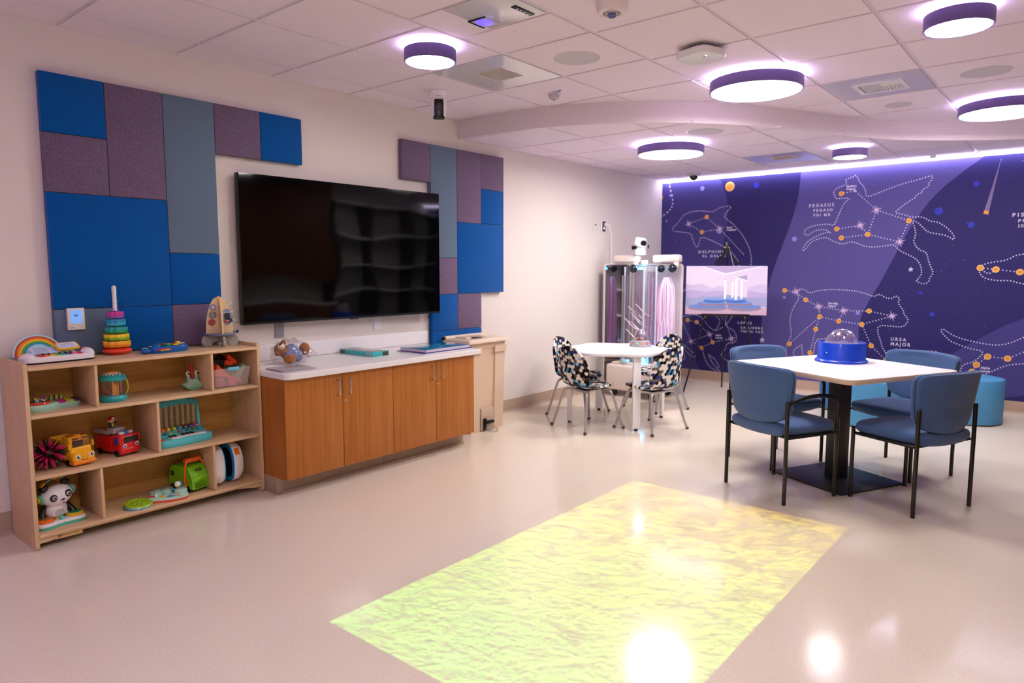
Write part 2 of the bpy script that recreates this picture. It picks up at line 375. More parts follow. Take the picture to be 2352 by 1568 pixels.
def grille_panel(nm, label, x0, x1, y0, y1, z, gx0, gx1, gy0, gy1, kind):
    t = thing(nm, label, 'ceiling vent', ((x0+x1)/2, (y0+y1)/2, z), 0)
    cx, cyy = (x0+x1)/2, (y0+y1)/2
    b = MB(T(-cx, -cyy, 0)); g = .011
    for a, c, d, e in ((x0+g, gx0, y0+g, y1-g), (gx1, x1-g, y0+g, y1-g), (gx0, gx1, y0+g, gy0), (gx0, gx1, gy1, y1-g)):
        b.box(((a+c)/2, (d+e)/2, .006), (c-a, e-d, .014), 'metal_panel')
    obj('face_plate', b, t)
    b = MB(T(-cx, -cyy, 0)); b.box(((gx0+gx1)/2, (gy0+gy1)/2, .05 if kind == 'diff' else .018), (gx1-gx0, gy1-gy0, .01), mat('duct', '28242a' if kind == 'diff' else 'e0d2ce', .8))
    obj('duct_back', b, t)
    if kind == 'slat':
        n = 12
        for k in range(n):
            b = MB(T(-cx, -cyy, 0)); yy = gx0+(gx1-gx0)*(k+.5)/n
            b.box((yy, (gy0+gy1)/2, .004), ((gx1-gx0)/n*.8, gy1-gy0, .003), mat('slat_warm', 'efe2dc', .5), M=RY(28)); obj('slat', b, t)
    elif kind == 'diff':
        mx = gx0+(gx1-gx0)*.5
        for k in range(5):
            b = MB(T(-cx, -cyy, 0)); y = gy0+.02+(gy1-gy0-.04)*k/5*.8
            b.box(((mx+gx1)/2, y, .0), ((gx1-mx)*.92, .002, .012), 'white_pl', M=RX(35)); obj('louvre', b, t)
        for k in range(5):
            b = MB(T(-cx, -cyy, 0)); x = gx0+.025+(mx-gx0-.03)*k/4
            b.box((x, (gy0+gy1)/2, .0), (.003, (gy1-gy0)*.9, .028), 'white_pl', M=RY(40)); obj('louvre', b, t)
        for k in range(5):
            b = MB(T(-cx, -cyy, 0)); x = mx+.02+(gx1-mx-.03)*k/4
            b.box((x, gy1-.07, .0), (.012, .1, .02), 'white_pl'); obj('louvre', b, t)
        b = MB(T(-cx, -cyy, 0))
        for a, c, d, e in ((gx0-.03, gx0, gy0-.03, gy1+.03), (gx1, gx1+.03, gy0-.03, gy1+.03), (gx0, gx1, gy0-.03, gy0), (gx0, gx1, gy1, gy1+.03)):
            b.box(((a+c)/2, (d+e)/2, -.004), (c-a, e-d, .008), 'white_pl')
        obj('vent_frame', b, t)
    else:
        b = MB(T(-cx, -cyy, 0)); b.box(((gx0+gx1)/2, (gy0+gy1)/2, .002), (gx1-gx0, gy1-gy0, .006), mat('slat_tan', 'dcc3ae', .5)); obj('grille', b, t)
        b = MB(T(-cx, -cyy, 0)); b.box(((gx0+gx1)/2, (gy0+gy1)/2, -.003), ((gx1-gx0)*.8, (gy1-gy0)*.35, .004), mat('slat_dark', 'b99e86', .5)); obj('slot', b, t)
grille_panel('return_vent', 'square return vent with pale slats set in a glossy ceiling panel', -3.35, -2.74, 3.2215, 3.838, U, -3.16, -2.93, 3.42, 3.65, 'slat')
grille_panel('supply_vent', 'supply air vent with dark louvres set in a glossy ceiling panel', -1.51, -.897, 5.1135, 5.735, U, -1.32, -1.07, 5.32, 5.55, 'diff')
grille_panel('plain_vent', 'small tan vent in a shiny panel on the lower ceiling near the purple wall', -2.74, -2.127, 6.872, 7.468, L, -2.53, -2.3, 7.05, 7.24, 'plain')
# floor projector in its ceiling tile
t = thing('floor_projector', 'floor projector behind a glossy white ceiling panel with a violet glowing lens', 'projector', (-2.33, 2.675, U))
b = MB()
b.box((0, 0, .004), (.36, .35, .01), 'metal_panel', .002); obj('face_plate', b, t)
b = MB(); b.box((-.135, .075, -.002), (.1, .12, .006), mat('recess', 'b8aec0', .4), .002)
b.box((-.135, .018, -.003), (.11, .008, .008), 'black_pl'); b.box((-.19, .075, -.003), (.006, .12, .008), 'black_pl'); obj('lens_frame', b, t)
b = MB(); b.ball((-.13, .07, -.003), (.045, .05, .016), mat('lens_glow', '6a58e0', .1, em='7058ff', es=.5), 24, M=RX(180), z0=0); obj('lens', b, t, label='violet glowing lens')
b = MB(); b.box((.118, .076, -.003), (.03, .15, .008), 'black_pl', .003)
for k in range(4): b.cyl((.118, .03+.028*k, -.009), .006, .003, 'chrome', 10)
obj('sensor_window', b, t, label='black slot with small sensors')
# hanging camera
t = thing('ptz_camera', 'white motorised dome-mount camera with a black glass face hanging from the ceiling', 'camera', (-3.655, 3.59, U), 45); t.scale = (1.18, 1.18, 1.18)
b = MB(); b.lathe([(.0, 0), (.056, 0), (.058, -.004), (.052, -.03), (.05, -.045), (0, -.045)], 'white_pl', n=40); obj('mount', b, t)
b = MB(); b.loft(rrect(.102, .102, .04, 6), [(.9, -.045), (1, -.05), (1, -.09), (.86, -.14), (.74, -.155)], 'white_pl'); b.box((.0, -.0515, -.036), (.03, .002, .004), 'a8a2ac'); obj('body', b, t)
b = MB(); b.box((0, -.043, -.112), (.056, .026, .118), 'black_pl', .008); b.box((0, -.046, -.163), (.068, .03, .018), 'black_pl', .005); obj('head', b, t)
b = MB(); b.cyl((0, -.056, -.1), .021, .006, '2a2a2c', 28, M=RX(90)); b.cyl((0, -.062, -.1), .013, .003, mat('lens_g', '26331c', .05, coat=1), 24, M=RX(90)); obj('lens', b, t)
# detector / access point / small devices
t = thing('smoke_detector', 'large white smoke detector with red lettering at the top edge of the view', 'smoke detector', (-1.80, 2.90, U), -32, 'ceiling smoke detectors')
b = MB(); b.lathe([(0, 0), (.075, 0), (.078, -.02), (.07, -.06), (.062, -.068), (0, -.068)], mat('det_body', 'e8dcd6', .4), n=48); b.box((.065, -.035, -.022), (.02, .006, .006), '554c50', M=RZ(-28)); b.box((-.05, -.05, -.012), (.012, .006, .006), '554c50'); obj('body', b, t)
b = MB()
for k in range(40): b.box((0, 0, -.069), (.0016, .0, .002), 'b9adb0') if 0 else b.box((.036*math.cos(2*PI*k/40), .036*math.sin(2*PI*k/40), -.069), (.012, .0016, .003), 'b3a6ab', M=RZ(360*k/40))
obj('grille_ring', b, t)
b = MB(); b.cyl((0, 0, -.082), .021, .014, '6f74a6', 20)
for k in range(6): b.cyl((.011*math.cos(k), .011*math.sin(k), -.088), .003, .008, '5c6296', 8)
obj('sensor_cage', b, t, label='blue-grey sensor cage')
b = MB(); Mt = RX(180)
for a, s in ((0, 'FIRE'), (120, 'FIRE'), (240, 'FIRE')):
    text_mesh(b, s, -.015, -.062, .009, 'c8505a', 0, M=RZ(a) @ T(0, 0, -.0685) @ RX(90) @ T(0, 0, 0))
obj('lettering', b, t)
t = thing('occupancy_sensor', 'small white dome sensor above the start of the curved fascia', 'sensor', (-3.05, 4.15, U), -35)
b = MB(); b.cyl((0, 0, -.006), .05, .006, 'white_pl', 28); b.box((0, 0, -.005), (.12, .05, .006), 'c9bfca', .002); obj('base', b, t)
b = MB(); b.lathe([(0, -.045), (.022, -.044), (.034, -.03), (.037, -.006)], 'c9bdc8', n=28); b.cyl((0, 0, -.048), .009, .005, '6a6068', 12)
for k in range(8): b.box((.036*math.cos(k*PI/4), .036*math.sin(k*PI/4), -.018), (.003, .006, .022), 'b3a8b4', M=RZ(45*k))
obj('dome', b, t)
b = MB(); b.box((.085, .01, -.002), (.045, .012, .002), '2a6fd0', M=RZ(10)); obj('blue_tag', b, t, label='small blue tag')
t = thing('access_point', 'white rounded-square wireless access point with a dark shadow above it', 'access point', (-1.79, 3.85, U), -18)
b = MB(); b.box((0, 0, -.012), (.12, .12, .024), 'a39a9c', .005); obj('bracket', b, t)
b = MB(); b.loft(rrect(.235, .235, .07, 8), [(.93, -.022), (1, -.03), (1, -.052), (.95, -.062), (.8, -.064)], 'white_pl'); obj('body', b, t)
b = MB(); b.box((.05, -.03, -.065), (.004, .014, .002), '8a8494'); b.cyl((.066, -.032, -.066), .004, .002, mat('led_w', 'ffffff', em='ffffff', es=5), 10); obj('status_light', b, t)
t = thing('dome_camera', 'black dome security camera on the lower ceiling by the purple wall corner', 'security camera', (-3.64, 7.72, L), 0)
b = MB(); b.lathe([(0, 0), (.082, 0), (.084, -.012), (.066, -.022), (0, -.022)], 'd5cbd0', n=32); obj('base', b, t)
b = MB(); b.ball((0, 0, -.02), .052, mat('smoked', '101013', .08, coat=.5), 24, M=RX(180), z0=0); obj('dome', b, t)
b = MB(); b.lathe([(0, -.03), (.018, -.028), (.03, -.012), (.034, 0)], 'white_pl', n=24); o = obj('ceiling_bud_sensor', b); o.name = 'ceiling_sensor'; o.location = (-1.25, 7.93, L); tag(o, 'tiny white dome sensor at the edge of the lower ceiling above the horse outline', 'sensor')
# ------------------------------------------------------------------ mural on the back wall
mt_ = thing('wall_mural', 'purple printed wall covering with dotted constellation animals and planets', 'mural', ((WX+EX)/2, WY, .12))
MT = mt_.location.copy(); IM = T(-MT.x, -MT.y, -MT.z)
for nm, c in (('mu_mid', '464082'), ('mu_dark', '2f2966'), ('mu_light', '575092')):
    mat(nm, c, .6, spec=.25, bump=(700, .2))
MA = lambda x, y: wallpt(1500+x/2.8, 340+y/2.8)      # two tracing grids laid over the print
MBb = lambda x, y: wallpt(1900+x/2.8, 340+y/2.8)
def flat(b, pts, y, mt): b.add([(x, WY-y, z) for x, z in pts], [tuple(range(len(pts)))], mt)
ztop = L-.0; zb = .12
b = MB(IM); b.box(((WX+EX)/2, WY-.001, (ztop+zb)/2), (EX-WX-.002, .002, ztop-zb), 'mu_mid')
for xs in (-3.02, -1.81, -.6): b.box((xs, WY-.0022, (ztop+zb)/2), (.0015, .0006, ztop-zb), mat('mu_seam', '6a62a4', .5))
obj('backing_sheet', b, mt_, 0)
def tess(pts):
    from mathutils.geometry import tessellate_polygon
    return tessellate_polygon([[Vector((x, z, 0)) for x, z in pts]])
def shape(b, pts, y, mt):
    pts = [(min(max(x, WX+.002), EX-.002), min(max(z, zb), ztop)) for x, z in pts]
    b.add([(x, WY-y, z) for x, z in pts], [tuple(f) for f in tess(pts)], mt)
def sm(pts, n=2): return chaikin(pts, n, False)
B2 = [(1030, 40), (860, 160), (700, 290), (580, 440), (460, 640), (340, 870), (250, 1010), (205, 1120), (200, 1250), (230, 1400), (300, 1600)]
D1l = [(400, 120), (455, 250), (480, 350), (485, 450), (460, 600), (400, 760), (300, 950), (235, 1080), (240, 1200), (265, 1340), (320, 1500)]
D1r = [(660, 1500), (690, 1300), (700, 1060), (740, 900), (780, 760), (890, 480), (940, 300), (957, 90)]
b = MB(IM)
shape(b, sm([MA(*p) for p in D1l])+sm([MA(*p) for p in D1r]), .003, 'mu_dark')
shape(b, sm([MA(*p) for p in D1r])+sm([MBb(*p) for p in B2]), .0031, 'mu_light')
d2 = sm([MBb(*p) for p in B2])
shape(b, d2+[(EX, .12), (EX, ztop)], .0032, 'mu_dark')
shape(b, sm([MBb(560, 1440), MBb(770, 1340), MBb(930, 1250), MBb(1266, 1075), (EX, 1.35)])+[(EX, .2), MBb(1266, 1590), MBb(1100, 1610), MBb(700, 1680)], .0034, 'mu_mid')
obj('colour_bands', b, mt_, 0)
mat('ink', 'cfc6e4', .6); mat('ink_dim', '8d86b8', .6); mat('orange_dot', 'e69a3a', .6); mat('orange_halo', 'f2bd6a', .6)
mat('planet_lav', '8d88dc', .6); mat('planet_blue', '2c34b8', .6); mat('star_burst', 'c9a9d6', .6)
def dots(b, pts, sp=.0255, r=.0072, mt='ink', y=.005):
    P = [Vector(p) for p in pts]; d = 0; nx = 0
    for a, c in zip(P, P[1:]):
        l = (c-a).length
        while nx <= d+l and l > 0:
            q = a+(c-a)*((nx-d)/l)
            flat(b, [(q.x+r*math.cos(PI/3*k), q.y+r*math.sin(PI/3*k)) for k in range(6)], y, mt); nx += sp
        d += l
def disc(b, f, x, y, r, mt, yy): c = f(x, y); flat(b, [(c[0]+r*math.cos(PI/12*k), c[1]+r*math.sin(PI/12*k)) for k in range(24)], yy, mt)
def star(b, f, x, y, r, n, mt, yy, q=.25, a0=0):
    c = f(x, y); P = []
    for k in range(2*n):
        rr = r if k % 2 == 0 else r*q; a = PI/2+a0+PI*k/n; P.append((c[0]+rr*math.cos(a), c[1]+rr*math.sin(a)))
    for k in range(2*n): flat(b, [c, P[k], P[(k+1) % (2*n)]], yy, mt)
def fig(nm, outs, lines, orange, bursts, f):
    for o_ in outs: b = MB(IM); dots(b, sm([f(*p) for p in o_], 1)); obj(nm, b, mt_, 0)
    b = MB(IM)
    for l_ in lines: dots(b, [f(*p) for p in l_], .03, .0068)
    for (x, y) in orange: disc(b, f, x, y, .026 if f is MA or x < 900 else .03, 'orange_halo', .006); disc(b, f, x, y, .02, 'orange_dot', .0065)
    for (x, y) in bursts: star(b, f, x, y, .06, 4, 'star_burst', .006, .2, .35); star(b, f, x, y, .045, 4, 'star_burst', .0063, .22, -.45); disc(b, f, x, y, .012, 'ink', .0068)
    return obj('constellation', b, mt_, 0)
fig('dolphin_outline', [[(135, 535), (122, 515), (165, 480), (185, 445), (215, 420), (260, 406), (320, 403), (385, 412), (420, 388), (460, 374), (508, 375), (485, 400), (466, 420), (460, 447), (500, 475), (545, 520), (580, 565), (610, 620), (625, 660), (636, 720), (620, 800), (560, 860)],
    [(135, 535), (190, 540), (248, 550), (258, 600), (285, 645), (300, 600), (310, 568), (370, 590), (440, 625), (500, 660), (560, 740), (540, 830)]],
    [[(230, 487), (347, 443), (430, 520), (590, 690)], [(230, 487), (315, 540), (425, 520)]], [(347, 443), (315, 540)], [(230, 487), (430, 520)], MA)
fig('horse_outline', [[(60, 325), (42, 300), (45, 270), (70, 255), (115, 238), (130, 225), (116, 208), (140, 193), (165, 188), (182, 170), (198, 190), (205, 215), (235, 245), (248, 275), (252, 314), (290, 305), (350, 280), (440, 245), (520, 220), (600, 200), (668, 176), (682, 195), (650, 228), (655, 243), (610, 270), (615, 285), (580, 295), (560, 325), (520, 345), (470, 385), (432, 417), (500, 428), (545, 446), (600, 440), (640, 455), (665, 472), (700, 472), (740, 490), (780, 520), (815, 560), (820, 592), (780, 570), (760, 560), (700, 550), (650, 542), (610, 505), (580, 475), (545, 468), (565, 510), (570, 560), (553, 605), (590, 655), (640, 668), (650, 720), (665, 760), (684, 805), (658, 835), (655, 860), (620, 876), (568, 855), (590, 835), (608, 810), (605, 760), (575, 712), (520, 685), (460, 655), (430, 618), (370, 630), (300, 637), (240, 632), (190, 610), (150, 600), (100, 620), (40, 600), (0, 575), (-40, 578), (-95, 598), (-130, 635), (-150, 663), (-160, 652), (-135, 610), (-95, 580), (-10, 540), (30, 545), (-20, 520), (-80, 530), (-125, 565), (-150, 550), (-135, 515), (-70, 495), (10, 487), (45, 502), (70, 440), (110, 350), (155, 320), (60, 325)]],
    [[(92, 293), (180, 275), (318, 398), (526, 467), (467, 603), (262, 555), (318, 398)], [(262, 555), (92, 577)], [(62, 520), (213, 497), (262, 555)]], [(92, 293), (526, 467), (262, 555), (92, 577), (62, 520)], [(318, 398), (213, 497), (467, 603)], MBb)
fig('bear_outline', [[(-200, 925), (-172, 903), (-137, 913), (-115, 935), (-60, 915), (30, 908), (170, 915), (250, 935), (305, 957), (335, 935), (370, 960), (418, 970), (440, 948), (467, 965), (456, 1000), (490, 1040), (495, 1070), (527, 1105), (490, 1152), (420, 1145), (328, 1137), (325, 1190), (345, 1240), (355, 1285), (410, 1365), (430, 1480)],
    [(-200, 925), (-176, 960), (-215, 1020), (-240, 1090), (-235, 1150), (-228, 1210), (-262, 1260), (-265, 1310), (-250, 1380), (-180, 1400)], [(-165, 1265), (-220, 1300), (-212, 1340), (-160, 1370), (-158, 1310), (-165, 1265)], [(-15, 1223), (-75, 1230), (-90, 1340), (-110, 1420)]],
    [[(-273, 915), (-200, 925), (-137, 975), (-55, 1018), (107, 1045), (270, 1047), (418, 1080), (223, 1133), (75, 1112), (-47, 1083), (-55, 1018)], [(75, 1112), (107, 1045)], [(-47, 1083), (-242, 1258)], [(-47, 1083), (-73, 1163), (-110, 1315), (-125, 1420)], [(223, 1133), (283, 1270), (380, 1365)]],
    [(-273, 915), (-137, 975), (-47, 1083), (-242, 1258), (-73, 1163), (-110, 1315), (75, 1112), (270, 1047), (223, 1133), (283, 1270), (380, 1365)], [(-200, 922), (-55, 1018), (107, 1045), (418, 1080)], MBb)
fig('fish_outline', [[(1700, 690), (1560, 640), (1400, 660), (1266, 680), (1210, 690), (1160, 720), (1050, 735), (1000, 750), (973, 775), (985, 815), (1020, 840), (1100, 853), (1180, 850), (1230, 868), (1400, 900), (1600, 860), (1700, 800)], [(985, 770), (1030, 812), (1085, 785)]], [[(985, 770), (1085, 780), (1240, 797), (1400, 820)]], [(985, 770), (1085, 780), (1240, 797)], [], MBb)
fig('lynx_outline', [[(1500, 1120), (1266, 1215), (1200, 1245), (1130, 1265), (1050, 1265), (940, 1245), (830, 1215), (780, 1185), (745, 1160), (728, 1172), (750, 1200), (790, 1240), (850, 1265), (920, 1290), (1008, 1305), (985, 1340), (940, 1375), (875, 1390), (855, 1430), (840, 1500)], [(1500, 1370), (1266, 1385), (1200, 1390), (1140, 1400), (1060, 1435), (980, 1465), (920, 1500), (890, 1560)]], [[(1500, 1230), (1266, 1310), (1160, 1353), (1032, 1340), (960, 1392), (932, 1437), (890, 1480), (880, 1530)]], [(1160, 1353), (1032, 1340), (960, 1392), (932, 1437)], [], MBb)
fig('hare_outline', [[(185, 1085), (260, 1065), (320, 1090), (360, 1150), (398, 1175), (432, 1128), (425, 1090), (370, 1058)], [(485, 1060), (470, 1085), (465, 1130), (478, 1150), (520, 1170), (542, 1215), (525, 1255), (478, 1250), (462, 1300), (430, 1335), (500, 1380), (515, 1420)], [(400, 1175), (455, 1150), (490, 1110), (525, 1060)], [(200, 1262), (275, 1332), (265, 1352), (205, 1300), (200, 1262)], [(185, 1290), (212, 1350), (190, 1365)], [(358, 1328), (380, 1380), (418, 1420), (426, 1400), (395, 1350), (358, 1328)], [(318, 1288), (335, 1360), (372, 1418), (430, 1430)]],
    [[(190, 1120), (245, 1242), (365, 1198), (282, 1118), (223, 1105)], [(365, 1198), (383, 1248), (313, 1283), (245, 1242)], [(383, 1248), (505, 1225), (470, 1120), (432, 1067), (492, 1067)]], [(223, 1105), (282, 1118), (383, 1248), (313, 1283), (432, 1067), (492, 1067)], [(365, 1198), (505, 1225), (245, 1242)], MA)
def part(nm, fn, kind=None):
    b = MB(IM); fn(b); o = obj(nm, b, mt_, 0)
    if kind: o['kind'] = kind
part('planet', lambda b: (disc(b, MA, 495, 247, .056, 'orange_halo', .005), disc(b, MA, 495, 247, .04, 'orange_dot', .0055)))
for x, y, r, m in ((318, 260, .028, 'planet_lav'), (665, 240, .034, 'planet_blue'), (910, 585, .028, 'planet_lav'), (425, 535, .03, 'planet_lav'), (113, 305, .017, 'planet_lav'), (88, 468, .014, 'planet_lav'), (845, 960, .018, 'planet_lav'), (52, 318, .03, 'orange_dot')): part('planet', lambda b: disc(b, MA, x, y, r, m, .0048))
for x, y, r, m in ((718, 405, .037, 'planet_blue'), (962, 230, .025, 'planet_blue'), (926, 492, .029, 'planet_blue'), (600, 930, .019, 'planet_blue'), (676, 1068, .022, 'planet_blue'), (197, 1060, .02, 'planet_lav')): part('planet', lambda b: disc(b, MBb, x, y, r, m, .0048))
part('star', lambda b: star(b, MBb, 538, 780, .028, 5, 'ink', .005, .45)); part('star', lambda b: star(b, MA, 703, 1233, .036, 5, 'ink', .005, .45)); part('star', lambda b: star(b, MBb, 180, 275, .02, 4, 'ink', .0065, .4))
def orbit(b):
    p = sm([MA(*q) for q in ((105, 215), (110, 260), (128, 320), (128, 370), (105, 405), (60, 438))], 2)
    for k in range(0, len(p)-1, 2):
        a, c = Vector(p[k]), Vector(p[k+1]); n_ = Vector((-(c-a).y, (c-a).x)).normalized()*.009; flat(b, [tuple(a+n_), tuple(c+n_), tuple(c-n_), tuple(a-n_)], .005, 'ink')
part('dashed_orbit', orbit)
part('grey_streak', lambda b: flat(b, [MA(188, 918), MA(218, 898), MA(218, 908), MA(188, 930)], .005, 'ink_dim'))
def comet(b):
    c0, c1, c2_ = MBb(1005, 422), MBb(1036, 428), MBb(1122, 60)
    flat(b, [c0, c1, c2_], .005, mat('comet_tail', '7d6f9c', .6)); m0 = MBb(1010, 400); m1 = MBb(1041, 405); flat(b, [c0, c1, m1, m0], .0055, 'orange_dot')
part('comet', comet)
def specks(b):
    for k in range(260):
        x = random.uniform(WX+.05, EX-.05); z = random.uniform(.3, ztop-.05); r = random.choice((.002, .003, .003, .005)); flat(b, [(x+r, z), (x, z+r), (x-r, z), (x, z-r)], .0045, 'ink_dim')
part('star_dust', specks, 'stuff')
b = MB(IM)
def tx(s, f, x, y, x1, h, tr=1.5, mt='ink'):
    p0 = f(x, y); p1 = f(x1, y); t0 = MB(); text_mesh(t0, s, 0, 0, h, mt, 0, tr); w = max(v[0] for v in t0.v); k = (p1[0]-p0[0])/w
    text_mesh(b, s, 0, 0, h, mt, 0, tr, .0015, T(p0[0], WY-.0052, p0[1]-h*.5) @ Matrix.Diagonal((k, 1, 1, 1)))
tx('DELPHINUS', MA, 292, 667, 482, .03); tx('EL DELFIN', MA, 318, 694, 480, .026); tx('PEGASUS', MA, 1004, 371, 1163, .034, 1.6); tx('PEGASO', MA, 1032, 402, 1155, .028, 1.6); tx('PHI MÃ', MA, 1032, 432, 1140, .028, 1.6)
tx('LEPUS', MA, 545, 1121, 635, .03, 1.5); tx('LA LIEBRE', MA, 565, 1151, 706, .026, 1.5); tx('THIÊN THỎ', MA, 565, 1176, 710, .026, 1.5)
tx('URSA', MBb, 408, 1226, 508, .034, 1.5); tx('MAJOR', MBb, 408, 1257, 535, .034, 1.5); tx('LA OSA MAYOR', MBb, 440, 1296, 710, .029, 1.5); tx('SAO ĐẠI HÙNG', MBb, 440, 1327, 702, .029, 1.5)
tx('PISCES', MBb, 1190, 430, 1375, .034, 1.6); tx('PISCIS', MBb, 1228, 467, 1375, .028, 1.6); tx('SONG NGƯ', MBb, 1228, 500, 1400, .028, 1.6)
for s, f, x, y, x1 in (('Epsilon', MBb, 125, 246, 188), ('Pegasi', MBb, 125, 264, 180), ('The Big', MBb, 5, 997, 68), ('Dipper', MBb, 5, 1014, 58), ('Alpha', MBb, 986, 1410, 1048), ('Lyncis', MBb, 986, 1430, 1048), ('Beta', MA, 476, 510, 510), ('Delphini', MA, 476, 526, 534), ('Alpha', MA, 402, 1201, 440), ('Leporis', MA, 402, 1217, 450)):
    tx(s, f, x, y, x1, .02, 1.0)
obj('lettering', b, mt_, 0)

# unseen violet strip, added behind the viewer to tint the ceiling
for nm, lx, ly, rz_, ln in (('long violet strip added out of view behind the viewer to tint the ceiling', -1.75, SY+.14, 0, 4.6),):
    t = thing('added_violet_strip', nm, 'light', (lx, ly, 2.2), rz_)
    b = MB(); b.box((0, 0, 0), (ln, .26, .02), 'soffit_paint'); b.box((0, .125, .09), (ln, .01, .18), 'soffit_paint'); obj('housing', b, t)
    b = MB(); b.box((0, -.02, .03), (ln-.1, .12, .03), mat('added_violet_glow', 'ffffff', em='b484ff', es=9)); obj('diffuser', b, t)
# ------------------------------------------------------------------ felt panels on the long wall
PX = -4.18; PZ = [2.374, 2.069, 1.765, 1.46, 1.153, .848]
def felt(y0, y1, z0, z1, mt, label, grp):
    g = .0012
    b = MB(); b.box((0, 0, 0), (PX-WX-.001, y1-y0-2*g, z1-z0-2*g), mt, .004); o = obj('acoustic_panel', b); o.location = ((PX+WX)/2+.0008, (y0+y1)/2, (z0+z1)/2)
    tag(o, label, 'acoustic panel', grp)
A = [1.267+.3075*k for k in range(6)]; GA = 'felt panels of the left wall group'
B_, P_, S_ = 'blue_felt', 'purple_felt', 'slate_felt'
for a, c, k, l, m, lb in ((0, 1, 0, 1, B_, 'square blue felt panel at the top left corner of the left group'), (1, 2, 0, 2, P_, 'tall mauve felt panel, second from the left in the top row'),
    (2, 3, 0, 3, S_, 'tall slate grey felt panel running down beside the television'), (3, 4, 0, 1, P_, 'square mauve felt panel above the television, left of the end blue one'),
    (4, 5, 0, 1, B_, 'square blue felt panel at the right end of the row above the television'), (0, 1, 1, 2, P_, 'square mauve felt panel under the top left blue square'),
    (0, 2, 2, 4, B_, 'largest blue felt panel, above the thermostat'), (2, 3, 3, 4, B_, 'square blue felt panel under the tall slate one'),
    (0, 1, 4, 5, S_, 'square slate grey felt panel behind the thermostat'), (1, 2, 4, 5, B_, 'square blue felt panel behind the stacking ring toy'), (2, 3, 4, 5, P_, 'square mauve felt panel behind the rocket toy')):
    felt(A[a], A[c], max(PZ[l], .903), PZ[k], m, lb, GA)
A = [3.697+.3062*k for k in range(5)]; GB = 'felt panels of the right wall group'
for a, c, k, l, m, lb in ((0, 1, 0, 1, P_, 'square mauve felt panel at the top left of the right group'), (1, 2, 0, 3, S_, 'tall slate grey felt panel partly behind the television right edge'),
    (2, 3, 0, 2, P_, 'tall mauve felt panel in the right group'), (3, 4, 0, 1, P_, 'square mauve felt panel at the top right corner of the right group'),
    (3, 4, 1, 2, B_, 'small square blue felt panel at the right edge of the right group'), (2, 4, 2, 4, B_, 'largest blue felt panel of the right group'),
    (1, 2, 3, 4, P_, 'mauve felt panel half hidden by the lower right television corner'), (1, 2, 4, 5, B_, 'blue felt panel behind the stacked books'),
    (2, 3, 4, 5, P_, 'mauve felt panel above the beige bin lid')):
    felt(A[a], A[c], PZ[l], PZ[k], m, lb, GB)
felt(A[1], A[3], .6, .8465, B_, 'low blue felt panel mostly hidden behind the beige bin', GB)
# ------------------------------------------------------------------ television, turned a little on its arm
t = thing('television', 'large black wall-mounted television with a glossy dark screen', 'television', (-4.1225, 3.165, 1.01), 0)
ang = math.degrees(math.atan2(-4.073+4.12, 1.71)); Mt = RZ(-ang)
b = MB(Mt); b.box((-.028, 0, .4805), (.045, 1.712, .961), 'tv_black', .004); b.box((-.0035, 0, .004), (.006, 1.712, .012), '17181c'); b.box((-.004, 0, -.004), (.016, .07, .01), 'tv_black', .002); obj('case', b, t)
b = MB(Mt); b.box((-.003, 0, .4865), (.005, 1.7, .945), 'tv_glass'); obj('screen', b, t, 0)
b = MB(); b.box((-.072, .1, .47), (.045, .5, .45), 'black_pl', .01); obj('wall_mount', b, t)
# plates on the wall under it
def plate(nm, label, cat, y0, y1, z0, z1, mt, grp=None):
    t = thing(nm, label, cat, (WX, (y0+y1)/2, z0), 0, grp)
    b = MB(); b.box((.004, 0, (z1-z0)/2), (.007, y1-y0, z1-z0), mt, .002); obj('plate', b, t); return t
t = plate('data_outlet', 'white wall outlet with two dark blue sockets beside the rocket toy', 'wall outlet', 2.255, 2.325, .91, 1.02, 'wall_paint')
for d in (-.013, .013): b = MB(); b.box((.009, d, .055), (.004, .018, .018), '1f3f7a', .002); obj('socket', b, t)
t = plate('steel_wall_plate', 'brushed steel wall plate under the left part of the television', 'wall plate', 2.575, 2.645, .9, 1.02, mat('steel', 'a5a5a8', .4, metal=.6))
for z in (.018,): b = MB(); b.cyl((.008, 0, z), .003, .002, 'chrome', 10, M=RY(90)); obj('screw', b, t)
t = plate('white_wall_plate', 'white wall plate under the right part of the television', 'wall plate', 3.425, 3.495, .9, 1.02, 'white_pl')
b = MB(); b.cyl((.008, .01, .025), .003, .002, '8a8a90', 10, M=RY(90)); obj('screw', b, t)
t = plate('wall_control', 'small pale wall control left of the far outlet', 'wall plate', 6.47, 6.565, 1.79, 1.9, 'wall_paint')
b = MB(); b.box((.009, .01, .06), (.004, .03, .014), '46566a', .002); obj('display', b, t)
t = plate('power_outlet', 'far power outlet with a dark face and a white plug in it', 'wall outlet', 6.635, 6.73, 1.78, 1.9, 'white_pl')
b = MB(); b.box((.009, .012, .06), (.004, .06, .112), '3c3134', .001); b.box((.012, .012, .04), (.004, .034, .032), 'white_pl', .001); obj('socket', b, t)
b = MB(); b.box((.03, .02, .0), (.04, .03, .03), 'white_pl', .006); b.tube([(.05, .02, 0), (.075, .03, -.01), (.08, .06, -.09), (.06, .1, -.25), (.05, .11, -.45), (.06, .14, -.6)], .005, 'white_pl', 8, smooth=2)
CORD = b
